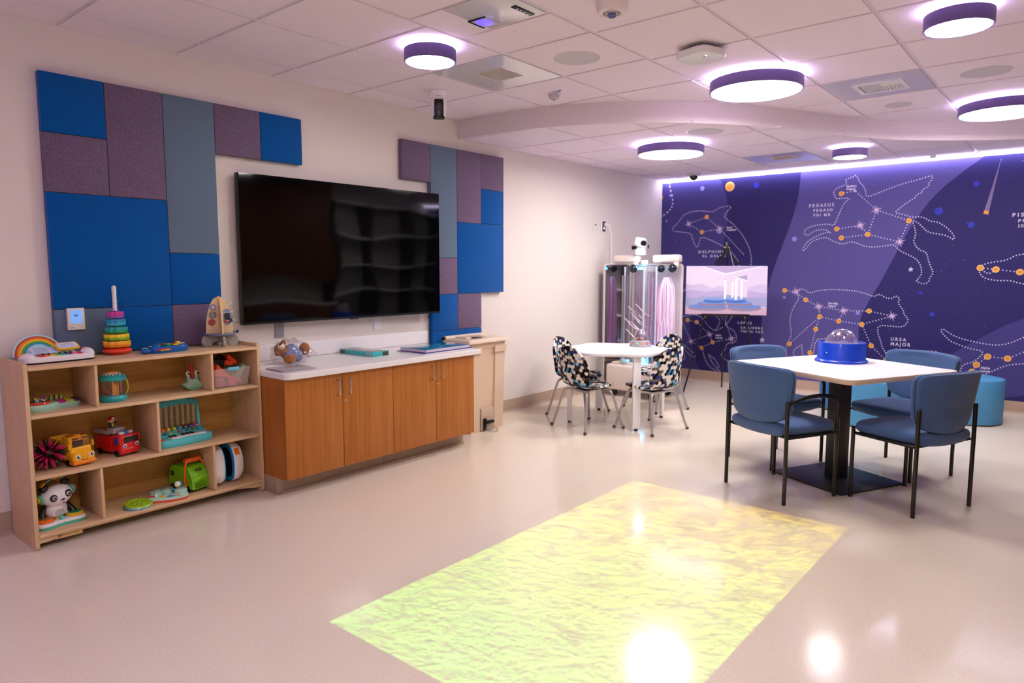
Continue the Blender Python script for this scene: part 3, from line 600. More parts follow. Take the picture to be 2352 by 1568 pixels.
# thermostat
t = thing('thermostat', 'white thermostat with a light blue lit screen reading 68', 'thermostat', (PX+.001, 1.3625, 1.042), 0)
b = MB(); b.box((.012, 0, .0585), (.022, .083, .117), mat('thermo', 'e8dfd8', .4), .004); obj('body', b, t)
b = MB(); b.box((.0235, 0, .07), (.001, .054, .072), mat('lcd', '7fb0ee', .2, em='6aa4f4', es=.22)); obj('screen', b, t, 0)
b = MB(); text_mesh(b, '68', 0, 0, .0135, '2b4a6e', 0, 1, .0004, RZ(90) @ T(-.011, -.0245, .071)); obj('reading', b, t, 0)
b = MB(); b.box((.0235, -.024, .012), (.001, .02, .003), '6b6f74'); b.cyl((.0235, -.02, .03), .0016, .001, '88898c', 8, M=RY(90)); b.cyl((.0235, .02, .03), .0016, .001, '88898c', 8, M=RY(90)); obj('marks', b, t)
# ------------------------------------------------------------------ base cabinets and worktop
def cabinet(y0, y1, lock_side, label):
    t = thing('base_cabinet', label, 'cabinet', (-3.6, (y0+y1)/2, 0), 0, 'wood base cabinets under the white worktop')
    w = y1-y0; xb = WX+.02+3.6
    b = MB(); b.box(((xb-.022)/2, 0, .41), (-.022-xb, w-.002, .608), 'wood_cherry', 0); obj('body', b, t)
    b = MB(); b.box(((xb-.12)/2, .0, .053), (-.12-xb, w-.0 if 0 else w-.001, .104), 'kick_vinyl', .002); b.box((-.114, 0, .006), (.016, w-.001, .01), 'kick_vinyl', .002); obj('toe_kick', b, t)
    for s in (-1, 1):
        b = MB(); b.box((-.0105, s*w/4, .4105), (.02, w/2-.004, .607), 'wood_cherry', .0012); d = obj('door', b, t)
        b = MB(); yy = s*.043; b.tube([(0, yy, .674), (.03, yy, .674), (.032, yy, .66), (.032, yy, .59), (.03, yy, .576), (0, yy, .576)], .0045, 'chrome', 10, smooth=1); obj('handle', b, d, label='chrome handle')
        if s == 1: b = MB(); b.cyl((-.0005, .02, .533), .0095, .004, 'chrome', 20, M=RY(90), b=.001); b.box((.004, .02, .533), (.001, .0015, .008), '333336'); obj('lock', b, d)
cabinet(2.245, 3.074, 1, 'wood base cabinet with two doors beside the toy shelf')
cabinet(3.074, 3.885, 1, 'wood base cabinet with two doors beside the beige bin')
t = thing('worktop', 'white laminate worktop with backsplash over the wood cabinets', 'worktop', (-3.9, 3.08, .7155), 0)
b = MB(); ol = [(-.3, -.838), (.29, -.838), (.31, -.833), (.325, -.818), (.33, -.798), (.33, .85), (-.3, .85)]
b.prism(ol, 0, .038, 'laminate', b=.004); obj('slab', b, t)
b = MB(); b.box((-.312, .0225, .092), (.02, 1.735, .108), 'laminate', .003); obj('backsplash', b, t)
# ------------------------------------------------------------------ toy shelf
t = thing('toy_shelf', 'low maple toy shelf with divided cubbies against the long wall', 'shelf', (-4.01, 1.63, 0), 0); SX, SYy = -4.01, 1.63
I = T(-SX, -SYy, 0)
def side(y): 
    b = MB(I); ol = rrect(.352, .92, .018, 4, (-4.024, .46)); vs_ = [(x, z) for x, z in ol]
    b.add([(x, y-.009, z) for x, z in vs_]+[(x, y+.009, z) for x, z in vs_], [tuple(range(len(vs_)))[::-1], tuple(range(len(vs_), 2*len(vs_)))]+[(i, (i+1) % len(vs_), len(vs_)+(i+1) % len(vs_), len(vs_)+i) for i in range(len(vs_))], 'maple_up'); obj('side_panel', b, t)
side(1.031); side(2.231)
for nm, z in (('top', .891), ('shelf_board', .657), ('shelf_board', .356), ('bottom_board', .067)):
    b = MB(I); b.box((-4.01, 1.631, z), (.33, 1.181, .018), 'maple', .003); obj(nm, b, t)
b = MB(I); b.box((-4.18, 1.631, .478), (.008, 1.181, .82), 'maple_back'); obj('back_panel', b, t)
for y, z0, z1 in ((1.335, .667, .881), (1.943, .667, .881), (1.63, .366, .647), (1.333, .077, .346), (1.933, .077, .346)):
    b = MB(I); b.box((-4.012, y, (z0+z1)/2), (.322, .0155, z1-z0), 'maple_up', .003); obj('divider', b, t)
b = MB(I); ys = [1.041+(1.18*k/24) for k in range(25)]
lo = [.03+(.018*min(1, max(0, (min(y-1.041, 2.221-y)-.04)/.1))) for y in ys]
ol = [(y, z) for y, z in zip(ys, lo)]+[(2.221, .056), (1.041, .056)]
n = len(ol); b.add([(-3.86, y, z) for y, z in ol]+[(-3.875, y, z) for y, z in ol], [(k, k+1, 2*len(ys)+1-k if 0 else 0) for k in ()]+[(i, (i+1) % n, n+(i+1) % n, n+i) for i in range(n)], 'maple')
for k in range(24):
    b.add([(-3.86, ys[k], lo[k]), (-3.86, ys[k+1], lo[k+1]), (-3.86, ys[k+1], .057), (-3.86, ys[k], .057)], [(0, 1, 2, 3)], 'maple')
obj('kick_rail', b, t)
for y in (1.44, 2.07): b = MB(I); b.tube([(-3.857, y-.028, .0565), (-3.857, y+.028, .0565)], .0032, mat('brass', 'd9a850', .25, metal=1), 8); obj('hinge', b, t)
b = MB(I); b.box((-3.859, 1.17, .043), (.001, .12, .022), 'ddb273'); 
for q in (((1.122, .036), (1.135, .052)), ((1.118, .05), (1.136, .04)), ((1.127, .034), (1.127, .054)), ((1.135, .044), (1.22, .044))): b.tube([(-3.8578, q[0][0], q[0][1]), (-3.8578, q[1][0], q[1][1])], .0009, '3a2a1c', 5)
obj('maker_label', b, t)
# ------------------------------------------------------------------ beige step bin
t = thing('step_bin', 'tall beige step-on waste bin with a foot pedal beside the wood cabinets', 'waste bin', (-4.0, 4.335, 0), 0)
def taper(z): return 1-.09*(1-z/.72)
b = MB()
W2 = .225; D2 = .135
def wall4(x0, y0, x1, y1, z0, z1, th=.012):
    b.add([(x0*taper(z0), y0*taper(z0), z0), (x1*taper(z0), y1*taper(z0), z0), (x1*taper(z1), y1*taper(z1), z1), (x0*taper(z1), y0*taper(z1), z1)], [(0, 1, 2, 3)], 'beige_pl')
b.loft(rrect(2*D2-.01, 2*W2, .02, 4), [(.91, .03), (.91, .04), (.985, .68), (1, .7), (1.06, .705), (1.07, .72), (1.08, .755)], 'beige_pl')
b.loft(rrect(2*D2-.012, 2*W2-.002, .03, 4), [(.88, 0), (.905, .002), (.91, .05)], 'beige_pl')
# raised corner pilasters and the recessed front field
def tb(y0, y1, z0, z1, x1):
    P = [(x, y, z) for z in (z0, z1) for x, y in ((.05, y0), (x1, y0), (x1, y1), (.05, y1))]
    b.add([(x*taper(z), y*taper(z), z) for x, y, z in P], [(0, 1, 2, 3), (4, 5, 6, 7), (0, 1, 5, 4), (1, 2, 6, 5), (2, 3, 7, 6), (3, 0, 4, 7)], 'beige_pl')
for s in (-1, 1):
    tb(s*.098, s*.224, 0, .68, D2+.008); tb(s*.08, s*.228, .665, .72, D2+.022)
obj('body', b, t)
b = MB(); b.box((D2-.006, 0, .1), (.02, .16, .19), mat('bin_recess', 'c4ae9b', .7), .003); b.box((D2*.9, 0, .1), (.02, .15, .17), '6d645c'); obj('pedal_recess', b, t)  # front of the pedal recess in a darker beige
b = MB(); b.box((D2+.02, .0, .075), (.03, .11, .025), 'black_pl', .005); b.box((D2+.012, -.045, .06), (.02, .03, .1), 'black_pl', .005); b.tube([(D2, -.05, .03), (D2+.05, -.05, .015), (D2+.085, -.03, .008), (D2+.095, .0, .007), (D2+.085, .04, .008), (D2+.05, .065, .012), (D2, .065, .03)], .004, 'chrome', 8, smooth=2); obj('pedal', b, t, label='black pedal with a bent steel bar')
b = MB(M_ := None); b.loft(rrect(2*D2+.05, 2*W2+.06, .02, 4, (.01, 0)), [(1, .755), (1, .772), (.97, .782), (.92, .786)], 'beige_lid', cc=(.01, 0))
b.box((-.03, -.0, .79), (.13, .3, .014), 'beige_lid', .006); b.tube([(-.13, -.24, .782), (-.13, .24, .782)], .024, 'beige_lid', 16); obj('lid', b, t)
b = MB(); b.cyl((-.13, -.246, .782), .02, .008, 'black_pl', 20, M=RX(90)); obj('hinge_cap', b, t)
b = MB(); b.box((.045, -.02, .7985), (.07, .13, .001), mat('lid_print', '7c7480', .5, var=((160, 60, 60), 'd8c8b8', .45, .55))); obj('lid_print', b, t)
# ------------------------------------------------------------------ things on the worktop
CT = .7536
t = thing('flat_folder', 'flat grey folder on the front left of the worktop', 'folder', (-3.745, 2.385, CT), 0)
b = MB(); b.box((0, 0, .003), (.2, .225, .005), mat('folder', 'a9a2a4', .3), .001, M=RZ(-3)); obj('back_cover', b, t)
b = MB(); b.box((0.0, 0, .0085), (.2, .225, .004), mat('folder_top', 'b9b2b4', .22, coat=.3), .001, M=RZ(-3)); obj('front_cover', b, t)
# teddy bear, lying back inside a clear bag
t = thing('teddy_bear', 'small brown teddy bear in a blue shirt lying inside a clear bag', 'teddy bear', (-4.0, 2.545, CT+.003), 0)
fur = mat('fur', 'b9793f', .95, spec=.1, sheen=.3, bump=(420, 1), var=((200, 200, 200), '96592a', .3, .7)); shirt = mat('shirt', '8f9cc4', .9, bump=(300, .5), var=((60, 160, 60), '7484b4', .35, .65))
b = MB(); b.ball((0, -.0, .06), (.05, .062, .05), fur, 20); b.ball((-.0, .06, .045), (.03, .03, .03), fur, 12)
o = obj('body', b, t)
b = MB(); b.ball((.006, .005, .062), (.056, .06, .056), shirt, 26); b.ball((.02, .04, .045), (.045, .035, .04), shirt, 20); obj('shirt', b, t)
b = MB(); b.ball((.0, -.064, .09), (.046, .045, .043), fur, 20); b.ball((-.01, -.04, .133), .018, fur, 12); b.ball((.02, -.105, .07), .017, fur, 12); h = obj('head', b, t)
b = MB(); b.ball((.026, -.078, .112), (.026, .024, .022), mat('muzzle', 'ead9b4', .9), 16); obj('muzzle', b, h)
b = MB(); b.ball((.034, -.088, .13), (.009, .01, .007), 'black_pl', 10); obj('nose', b, h)
b = MB(); b.ball((.045, -.052, .108), .0045, 'black_pl', 8); obj('eye', b, h)
for nm, c, r in (('arm', (.05, -.03, .06), (.022, .03, .026)), ('arm', (-.03, .03, .1), (.02, .03, .02))):
    b = MB(); b.ball(c, r, shirt, 14); obj(nm, b, t)
for c, q in (((.06, -.04, .034), (.034, .042, .032)), ((.03, .09, .085), (.034, .036, .042))):
    b = MB(); b.ball(c, q, fur, 18); obj('foot', b, t)
b = MB(); bg = MC['bag_film']
def bagf(v): 
    n_ = math.sin(v.x*120+v.z*90)*.007+math.sin(v.y*100+v.z*75+v.x*40)*.008; d = Vector((v.x, v.y, v.z-.06)); d = d*(1+n_/max(d.length, .02)); return Vector((d.x, d.y, max(.001, d.z+.06)))
b = MB(fn=bagf); b.ball((.0, 0, .062), (.09, .13, .09), bg, 48); b.ball((.03, .13, .055), (.03, .05, .03), bg, 16); obj('bag', b, t, 20, label='clear plastic bag')
# boxed game
t = thing('game_box', 'teal and grey boxed game lying on the middle of the worktop', 'box', (-4.0, 3.148, CT), 2)
b = MB(); b.box((0, 0, .0165), (.36, .15, .033), mat('teal_box', '41b8b6', .4), .0015); obj('box', b, t)
b = MB(); b.box((.0, .0, .0336), (.33, .13, .001), mat('grey_top', '8a8688', .3)); b.box((.03, .02, .0343), (.16, .05, .0006), 'd9d4d4'); obj('top_print', b, t)
b = MB(); b.box((-.145, -.0755, .0165), (.05, .001, .027), '3c4042'); b.box((.1805, .045, .0165), (.001, .055, .028), '3c4042'); obj('dark_end_label', b, t)
b = MB(); b.box((.14, -.0757, .0145), (.045, .001, .022), 'e9e4e6')
for k in range(9): b.box((.124+.004*k, -.0764, .014), (.0016 if k % 3 else .0026, .0006, .013), '333333')
text_mesh(b, 'MEDIA', -.1, .012, .01, '1d5f66', -.0762, 1, .0003); obj('barcode_label', b, t)
# two books
def book(loc, rz, w, d, h, c1, c2, label, art):
    t = thing('picture_book', label, 'book', loc, rz, 'picture books stacked at the worktop end')
    b = MB(); b.box((0, 0, h/2), (w-.004, d-.004, h-.004), mat('paper', 'ddd6da', .7)); obj('pages', b, t)
    b = MB(); b.box((0, 0, .0015), (w, d, .003), c2, .001); b.box((0, 0, h-.0015), (w, d, .003), c1, .001); obj('cover', b, t)
    if art:
        b = MB(); 
        for x, y, r_, c in ((.04, -.06, .03, '2f9a9a'), (.07, -.02, .018, 'c9c83c'), (.02, .03, .035, '1d7fa8'), (-.06, .08, .03, '2aa7a2'), (.075, -.055, .014, '4a9a3a'), (.08, .0, .01, 'e3d94a'), (-.03, -.07, .02, '3bb0c0')): b.loft(circ(r_, 14, r_*.6), [(1, h+.0001), (1, h+.0006)], c, (x, y, 0))
        obj('cover_art', b, t, 0)
    return t
mat('cover_teal', '1579a4', .2, coat=.5); mat('cover_navy', '23278c', .35); mat('cover_white', 'e6dfe4', .3)
book((-3.785, 3.66, CT), 1, .29, .52, .01, 'cover_navy', 'cover_white', 'thin navy picture book under the teal one', False)
book((-3.80, 3.672, CT+.0105), 2.5, .27, .48, .022, 'cover_teal', 'cover_white', 'thick teal glossy picture book, topmost of its stack', True)
# ------------------------------------------------------------------ clover table and its chairs
t = thing('clover_table', 'white scalloped activity table with four flat white legs', 'table', (-3.235, 5.39, 0), 8)
ol = [((.46+.035*math.cos(6*a))*math.cos(a), (.46+.035*math.cos(6*a))*math.sin(a)) for a in [2*PI*k/96 for k in range(96)]]
b = MB(RZ(-38)); b.prism(ol, .632, .657, 'laminate', b=.004); obj('tabletop', b, t)
for s, q in ((1, 1), (1, -1), (-1, 1), (-1, -1)):
    b = MB(T(s*.315, q*.315, 0) @ RZ(45 if s*q > 0 else -45)); b.box((0, 0, .325), (.026, .07, .61), 'white_pl', .004); b.box((-.02, 0, .615), (.08, .06, .03), 'white_pl', .003)
    l = obj('leg', b, t)
    b = MB(T(s*.315, q*.315, 0)); b.cyl((0, 0, 0), .016, .02, 'black_pl', 16, b=.003); obj('glide', b, l)
def kid_chair(label):
    t = thing('kids_chair', label, 'chair', (0, 0, 0), 0, 'hexagon-print chairs at the clover table')
    cl = chaikin([(.205, .352), (.19, .372), (.12, .372), (.0, .36), (-.1, .362), (-.16, .385), (-.185, .45), (-.2, .54), (-.215, .63), (-.225, .70), (-.226, .725)], 2, False)
    s = [0]
    for a, c in zip(cl, cl[1:]): s.append(s[-1]+math.hypot(c[0]-a[0], c[1]-a[1]))
    Ls = s[-1]; nu = 17; bm = bmesh.new(); uvl = bm.loops.layers.uv.new('UVMap'); G_ = []
    nv = 34; rows = []
    for j in range(nv+1):
        q = Ls*(.5-.5*math.cos(PI*j/nv)); k = max(i for i in range(len(s)) if s[i] <= q+1e-9); k = min(k, len(s)-2); f = (q-s[k])/max(s[k+1]-s[k], 1e-6)
        y = cl[k][0]+(cl[k+1][0]-cl[k][0])*f; z = cl[k][1]+(cl[k+1][1]-cl[k][1])*f
        u_ = q/Ls; wmid = .195-.012*math.exp(-((u_-.5)/.1)**2)
        e1 = min(1, q/.16); e2 = min(1, (Ls-q)/.2); w_ = wmid*math.sqrt(max(0.002, 1-(1-e1)**2.4))*math.sqrt(max(.002, 1-(1-e2)**2.2))
        bk = min(1, max(0, (u_-.42)/.2)); rows.append((y, z, w_, bk, q))
    for y, z, w_, bk, q in rows:
        r_ = []
        for i in range(nu):
            x = w_*(2*i/(nu-1)-1); v = bm.verts.new((x, y+bk*1.3*x*x, z+(1-bk)*.5*x*x)); r_.append((v, x, q))
        G_.append(r_)
    for j in range(nv):
        for i in range(nu-1):
            qd = (G_[j][i], G_[j][i+1], G_[j+1][i+1], G_[j+1][i]); f_ = bm.faces.new([p[0] for p in qd])
            for l_, p in zip(f_.loops, qd): l_[uvl].uv = (p[1], p[2])
    bmesh.ops.recalc_face_normals(bm, faces=bm.faces[:])
    me = bpy.data.meshes.new('shell'); bm.to_mesh(me); bm.free(); me.materials.append(MC['hex_cloth']); me.polygons.foreach_set('use_smooth', [True]*len(me.polygons))
    o = bpy.data.objects.new('seat_shell', me); col.objects.link(o); o.parent = t
    m = o.modifiers.new('thick', 'SOLIDIFY'); m.thickness = .024; m.offset = 0; m.use_even_offset = False
    m = o.modifiers.new('sub', 'SUBSURF'); m.levels = 1; m.render_levels = 1
    for sy in (-1, 1):
        for sx in (-1, 1):
            b = MB(); y0 = -.12 if sy < 0 else .12
            b.tube([(0, y0, .338), (sx*.1, y0, .338), (sx*.135, y0+sy*.006, .334), (sx*.16, y0+sy*.02, .31), (sx*.205, sy*.185, .1), (sx*.226, sy*.21, .012)], .0105, 'tube_grey', 10, smooth=2); l = obj('leg', b, t)
            b = MB(); b.ball((sx*.2275, sy*.2115, .0135), (.0155, .0155, .0135), 'glide', 12); obj('glide', b, l)
    b = MB(); b.box((0, 0, .3385), (.16, .26, .008), 'black_pl', .003); obj('mounting_plate', b, t)
    return t
k0 = kid_chair('hexagon-print chair nearest the viewer at the clover table, back to the left')
k0.location = (-3.28, 4.985, 0); k0.rotation_euler = (0, 0, R(-17))
GK = 'hexagon-print chairs at the clover table'
dup(k0, (-3.665, 5.41, 0), -84, 'hexagon-print chair closest to the long wall, partly behind the nearest one', GK)
dup(k0, (-2.825, 5.28, 0), 78, 'hexagon-print chair on the right side of the clover table, its back towards the viewer', GK)
dup(k0, (-3.215, 6.1, 0), 162, 'hexagon-print chair on the far side of the clover table behind the clear dome toy', GK)
# toy dome on the clover table
t = thing('dome_popper', 'small grey round toy with a clear dome and coloured buttons on the clover table', 'toy', (-3.155, 5.67, .657), 0)
b = MB(); b.lathe([(0, 0), (.1, 0), (.104, .008), (.098, .014), (.092, .03), (.086, .05), (.07, .056), (0, .056)], mat('grey_toy', '9a97a6', .35, coat=.2), n=40); obj('base', b, t)
for k, (a, c) in enumerate(((-120, 'f0562c'), (-82, '9be08a'), (-50, 'f79a32'), (-20, 'f0566a'), (-160, '62c0e8'))):
    b = MB(); b.ball((.093*math.cos(R(a)), .093*math.sin(R(a)), .032), .011, c, 12); obj('button', b, t)
b = MB(); b.lathe([(.066, .055), (.064, .09), (.055, .125), (.036, .152), (.014, .163), (0.0005, .165)], 'clear', n=36); obj('dome', b, t, label='clear plastic dome')
random.seed(3)
for k in range(16):
    a = random.uniform(0, 2*PI); q = .05*math.sqrt(random.random()); b = MB(); b.ball((q*math.cos(a), q*math.sin(a), .064+random.random()*.008), .009, random.choice(('b4502c', 'd98a3c', '7a3a2a', 'e9c8b0')), 8); obj('bead', b, t)
b = MB(); b.cyl((0, 0, .06), .006, .06, 'c8b8d8', 10); b.ball((0, 0, .12), .012, 'e7dcf2', 12); obj('spinner', b, t)
# ------------------------------------------------------------------ square table, round toy and arm chairs
t = thing('square_table', 'square white table on a black pedestal with a square steel base', 'table', (-1.197, 4.785, 0), -26.5)
b = MB(); b.prism(rrect(.945, .945, .055, 6), .72, .721, 'laminate_edge'); b.loft(rrect(.945, .945, .055, 6), [(.997, .72), (1, .722), (1, .746), (.998, .7475)], 'laminate_edge'); b.loft(rrect(.943, .943, .054, 6), [(1, .7476), (1, .7486)], 'laminate'); obj('tabletop', b, t)
b = MB(); b.box((0, 0, .365), (.1, .1, .71), 'table_base', .006); b.box((0, 0, .712), (.5, .5, .01), 'table_base', .002); obj('pedestal', b, t)
b = MB(); b.box((0, 0, .0075), (.56, .56, .011), 'table_base', .003); obj('base_plate', b, t)
t = thing('sparkle_drum', 'blue plastic drum toy with a clear glitter dome on the square table', 'toy', (-1.255, 5.0, .7486), 0)
mat('drum_blue', '0a3fc4', .32, coat=.2)
b = MB(); b.lathe([(0, 0), (.163, 0), (.165, .004), (.163, .012), (.152, .02), (.149, .03), (.149, .128), (.147, .132), (.136, .132), (.134, .122), (0, .122)], 'drum_blue', n=64); obj('base', b, t)
b = MB(); b.lathe([(.134, .124), (.128, .127), (.11, .126), (.102, .14), (.088, .175), (.062, .205), (.03, .219), (.0005, .222)], 'clear', n=48); obj('dome', b, t, label='clear dome')
b = MB(); b.lathe([(0, .123), (.132, .123), (.132, .125), (0, .126)], mat('glitter_floor', '8f86b8', .3, metal=.4, bump=(200, 1)), n=40); obj('tray', b, t)
b = MB()
for k in range(420):
    a = random.uniform(0, 2*PI); z = .127+.075*random.random(); q = (.095-.55*(z-.127))*math.sqrt(random.random()); s_ = random.uniform(.0012, .0026)
    n_ = Vector((random.gauss(0, 1), random.gauss(0, 1), random.gauss(0, 1))).to_track_quat('Z', 'Y').to_matrix().to_4x4()
    b.add([(-s_, -s_, 0), (s_, -s_, 0), (s_, s_, 0), (-s_, s_, 0)], [(0, 1, 2, 3)], mat('gl_'+str(k % 5), ('c8324c', 'e8e0f2', '3a9a78', 'b8a8e8', 'd04a5a')[k % 5], .2, metal=.5), T(q*math.cos(a), q*math.sin(a), z) @ n_)
o = obj('glitter', b, t, 0); o['kind'] = 'stuff'
b = MB(RZ(-112)); b.cyl((.147, 0, .068), .004, .004, 'e8e4f0', 12, M=RY(90)); obj('status_light', b, t)
b = MB(RZ(148)); b.cyl((.146, 0, .07), .028, .005, 'e8c23a', 24, M=RY(90), b=.001); obj('speaker_badge', b, t, label='yellow round badge')
def arm_chair(label, arms, rust):
    t = thing('side_chair', label, 'chair', (0, 0, 0), 0, 'blue upholstered chairs at the square table')
    bx = .243
    for s in (-1, 1):
        b = MB(); b.tube([(s*bx, -.2, 0), (s*bx, -.2, .602)], .0118, 'black_metal', 14); b.ball((s*bx, -.2, .602), (.0118, .0118, .006), 'black_metal', 12); obj('leg', b, t)
        b = MB(); b.tube([(s*bx, .205, 0), (s*bx, .205, .43)], .0118, 'black_metal', 14); b.ball((s*bx, .205, .43), (.0118, .0118, .004), 'black_metal', 12); obj('leg', b, t)
        b = MB(); b.tube([(s*bx, -.2, .395), (s*bx, .205, .395)], .0095, 'black_metal', 10); obj('side_rail', b, t)
        if arms:
            b = MB(); b.tube([(s*bx, .205, .42), (s*bx, .205, .5), (s*bx, .203, .575), (s*(bx+.002), .17, .612), (s*(bx+.004), .05, .632), (s*(bx+.002), -.08, .625), (s*bx, -.198, .592)], .0118, 'black_metal', 14, smooth=2); obj('armrest', b, t)
    b = MB(); b.box((0, .0, .393), (.44, .38, .012), 'black_pl', .004); obj('seat_pan', b, t)
    # seat: rounded front corners, crowned
    ol = chaikin([(-.226, -.15), (-.21, -.215), (-.1, -.228), (.1, -.228), (.21, -.215), (.226, -.15), (.236, .16), (.22, .225), (.1, .24), (-.1, .24), (-.22, .225), (-.236, .16)], 2)
    def sf(v): 
        dx = v.x/.24; return Vector((v.x, v.y, v.z-(.0 if v.z > .43 else .02*math.cos(dx*PI/2)*(1 if v.z < .41 else .3))+.006*(1-dx*dx)))
    b = MB(fn=sf); b.loft(ol, [(.8, .4), (.93, .402), (.985, .412), (1, .428), (.99, .444), (.95, .455), (.85, .461), (.6, .465), (.2, .466)], 'chair_blue'); obj('seat', b, t, 60)
    # back: two-layer shield shaped pad, concave to the sitter, leaning back
    o2 = chaikin([(-.258, .70), (-.24, .60), (-.23, .54), (-.195, .49), (-.1, .462), (0, .455), (.1, .462), (.195, .49), (.23, .54), (.24, .60), (.258, .70), (.266, .792), (.17, .803), (0, .806), (-.17, .803), (-.266, .792)], 2)
    def bf(v): z = v.y; y = -v.z; return Vector((v.x, -.212+y+1.1*v.x*v.x-.16*(z-.45)+.0, z))
    b = MB(fn=bf); b.loft([(x, z) for x, z in o2], [(.9, -.034), (.97, -.032), (1, -.022), (1, -.012), (.985, -.004), (.975, -.003)], 'chair_blue', cc=(0, .63)); obj('back_pad', b, t, 60)
    b = MB(fn=bf); b.loft([(x, z) for x, z in o2], [(.965, -.003), (.99, -.002), (.995, .006), (.985, .016), (.94, .02), (.5, .021)], 'chair_blue', cc=(0, .63)); obj('back_shell', b, t, 60)
    pp = [bf(Vector((x*.988, .63+(z-.63)*.988, -.0025))) for x, z in o2]
    b = MB(); b.tube([tuple(p) for p in pp], .003, mat('piping', '223c54', .9), 6, closed=True); obj('piping', b, t, label='dark piping seam')
    return t
GC = 'blue upholstered chairs at the square table'
a0 = arm_chair('blue arm chair with its back to the viewer on the left of the square table', True, 0)
a0.location = (-1.413, 4.315, 0); a0.rotation_euler = (0, 0, R(-26))
dup(a0, (-1.675, 4.995, 0), -113.5, 'blue arm chair on the far left side of the square table, beside the easel', GC)
dup(a0, (-.93, 5.27, 0), 153.5, 'blue arm chair on the far side of the square table, facing the viewer', GC)
b0 = arm_chair('armless blue chair on the right side of the square table, nearest the viewer', False, 0)
b0.location = (-.737, 4.58, 0); b0.rotation_euler = (0, 0, R(64))
# ------------------------------------------------------------------ round poufs
def pouf(x, y, r, h, mt, label):
    t = thing('pouf', label, 'pouf', (x, y, 0), 0, 'round blue poufs by the purple wall')
    b = MB(); b.lathe([(0, .012), (r*.99, .012), (r, .02), (r*1.004, h*.6), (r, h-.012), (r*.985, h-.002), (r*.9, h+.003), (0, h+.006)], mt, n=64); obj('cushion', b, t)
    b = MB(); b.lathe([(0, 0), (r*.96, 0), (r*.97, .013), (0, .013)], 'black_pl', n=48); obj('base', b, t)
pouf(-.775, 7.42, .27, .4, 'pouf_light', 'light blue round pouf at the right, in front of the lynx outline')
pouf(-1.45, 6.73, .275, .4, 'pouf_light', 'light blue round pouf behind the square table pedestal')
pouf(-1.75, 7.3, .26, .4, 'pouf_deep', 'deep blue round pouf at the left of the pouf group')
pouf(-1.28, 7.5, .2, .4, 'pouf_deep', 'deep blue round pouf between the two light blue ones')
# ------------------------------------------------------------------ easel and board
t = thing('easel', 'black tripod display easel in front of the purple wall', 'easel', (-3.06, 7.36, 0), 24)
b = MB(); b.box((0, .0, 1.58), (.03, .02, .16), 'black_metal', .004); b.tube([(0, .0, .82), (0, .0, 1.66)], .009, 'black_metal', 8); obj('mast', b, t)
for s in (-1, 1): b = MB(); b.tube([(s*.02, -.0, 1.6), (s*.42, -.21, 0)], .009, 'black_metal', 8); obj('leg', b, t); 
b = MB(); b.tube([(0, .01, 1.55), (.0, .36, .0)], .009, 'black_metal', 8); obj('leg', b, t)
for s in (-1, 1): b = MB(); b.tube([(s*.02, -.01, 1.55), (s*.13, .0, 1.42)], .008, 'black_metal', 8); b.cyl((s*.02, -.02, 1.6), .007, .012, 'brass', 10, M=RX(90)); obj('strut', b, t)
b = MB(); b.box((0, -.122, .868), (.5, .05, .014), 'black_metal', .003)
b.box((0, -.146, .876), (.5, .006, .02), 'black_metal', .001)
for s in (-1, 1): b.cyl((s*.205, -.12, .835), .008, .03, 'brass', 10)
obj('tray', b, t)
t = thing('display_board', 'picture board of a pale room with blue round steps standing on the easel', 'poster board', (-3.06, 7.36, .876), 24)
lean = RX(-9.5); Bm = T(0, -.125, 0) @ lean
b = MB(Bm); b.box((0, 0, .265), (.84, .006, .53), mat('board', 'e6dcec', .55)); obj('board', b, t, 0)
b = MB(Bm)
BW, BH = .84, .53
def bp_(x, y): return ((x-130)/1555*BW-BW/2, (1365-y)/1000*BH)
def bs(pts, c, k, smth=0):
    P = [bp_(*q) for q in pts]; P = chaikin(P, smth, True) if smth else P
    b.add([(x, -.0032-.0003*k, z) for x, z in P], [tuple(f) for f in tess(P)], mat('pr_'+c, c, .5))
bs([(130, 370), (1690, 370), (1685, 1365), (130, 1365)], 'd9cde8', 0)
bs([(370, 372), (1660, 372), (895, 545)], 'b5a4d0', 1); bs([(130, 372), (370, 372), (885, 545), (885, 940), (130, 1190)], 'e0d3e8', 1)
bs([(390, 372), (470, 372), (890, 515), (890, 548)], 'efe8f6', 2); bs([(1540, 372), (1640, 372), (890, 548), (890, 515)], 'efe8f6', 2)
bs([(130, 745), (220, 760), (460, 730), (560, 790), (640, 820), (760, 770), (890, 790), (890, 1200), (130, 1200)], 'c9bbdc', 2)
bs([(1320, 800), (1560, 735), (1690, 750), (1690, 1200), (1320, 1100)], 'c9bbdc', 2)
bs([(130, 890), (240, 860), (400, 880), (540, 910), (660, 870), (890, 880), (890, 1200), (130, 1200)], 'b3a5d4', 3)
bs([(1320, 870), (1450, 890), (1690, 920), (1690, 1200), (1320, 1100)], 'b3a5d4', 3)
bs([(130, 1020), (330, 1030), (460, 990), (600, 1000), (760, 980), (890, 950), (1320, 1010), (1500, 1010), (1690, 1010), (1690, 1210), (1320, 1120), (890, 1120), (130, 1210)], '9aa0c8', 4)
bs([(890, 545), (1310, 560), (1310, 1000), (890, 950)], 'ddd0e6', 3); bs([(1120, 585), (1310, 550), (1310, 665), (1120, 595)], 'a79ac4', 5); bs([(1040, 590), (1100, 582), (1310, 655), (1310, 685)], 'f2ecf8', 6)
bs([(130, 1215), (500, 1180), (890, 1100), (1400, 1160), (1690, 1220), (1685, 1365), (130, 1365)], 'c4a4bc', 5)
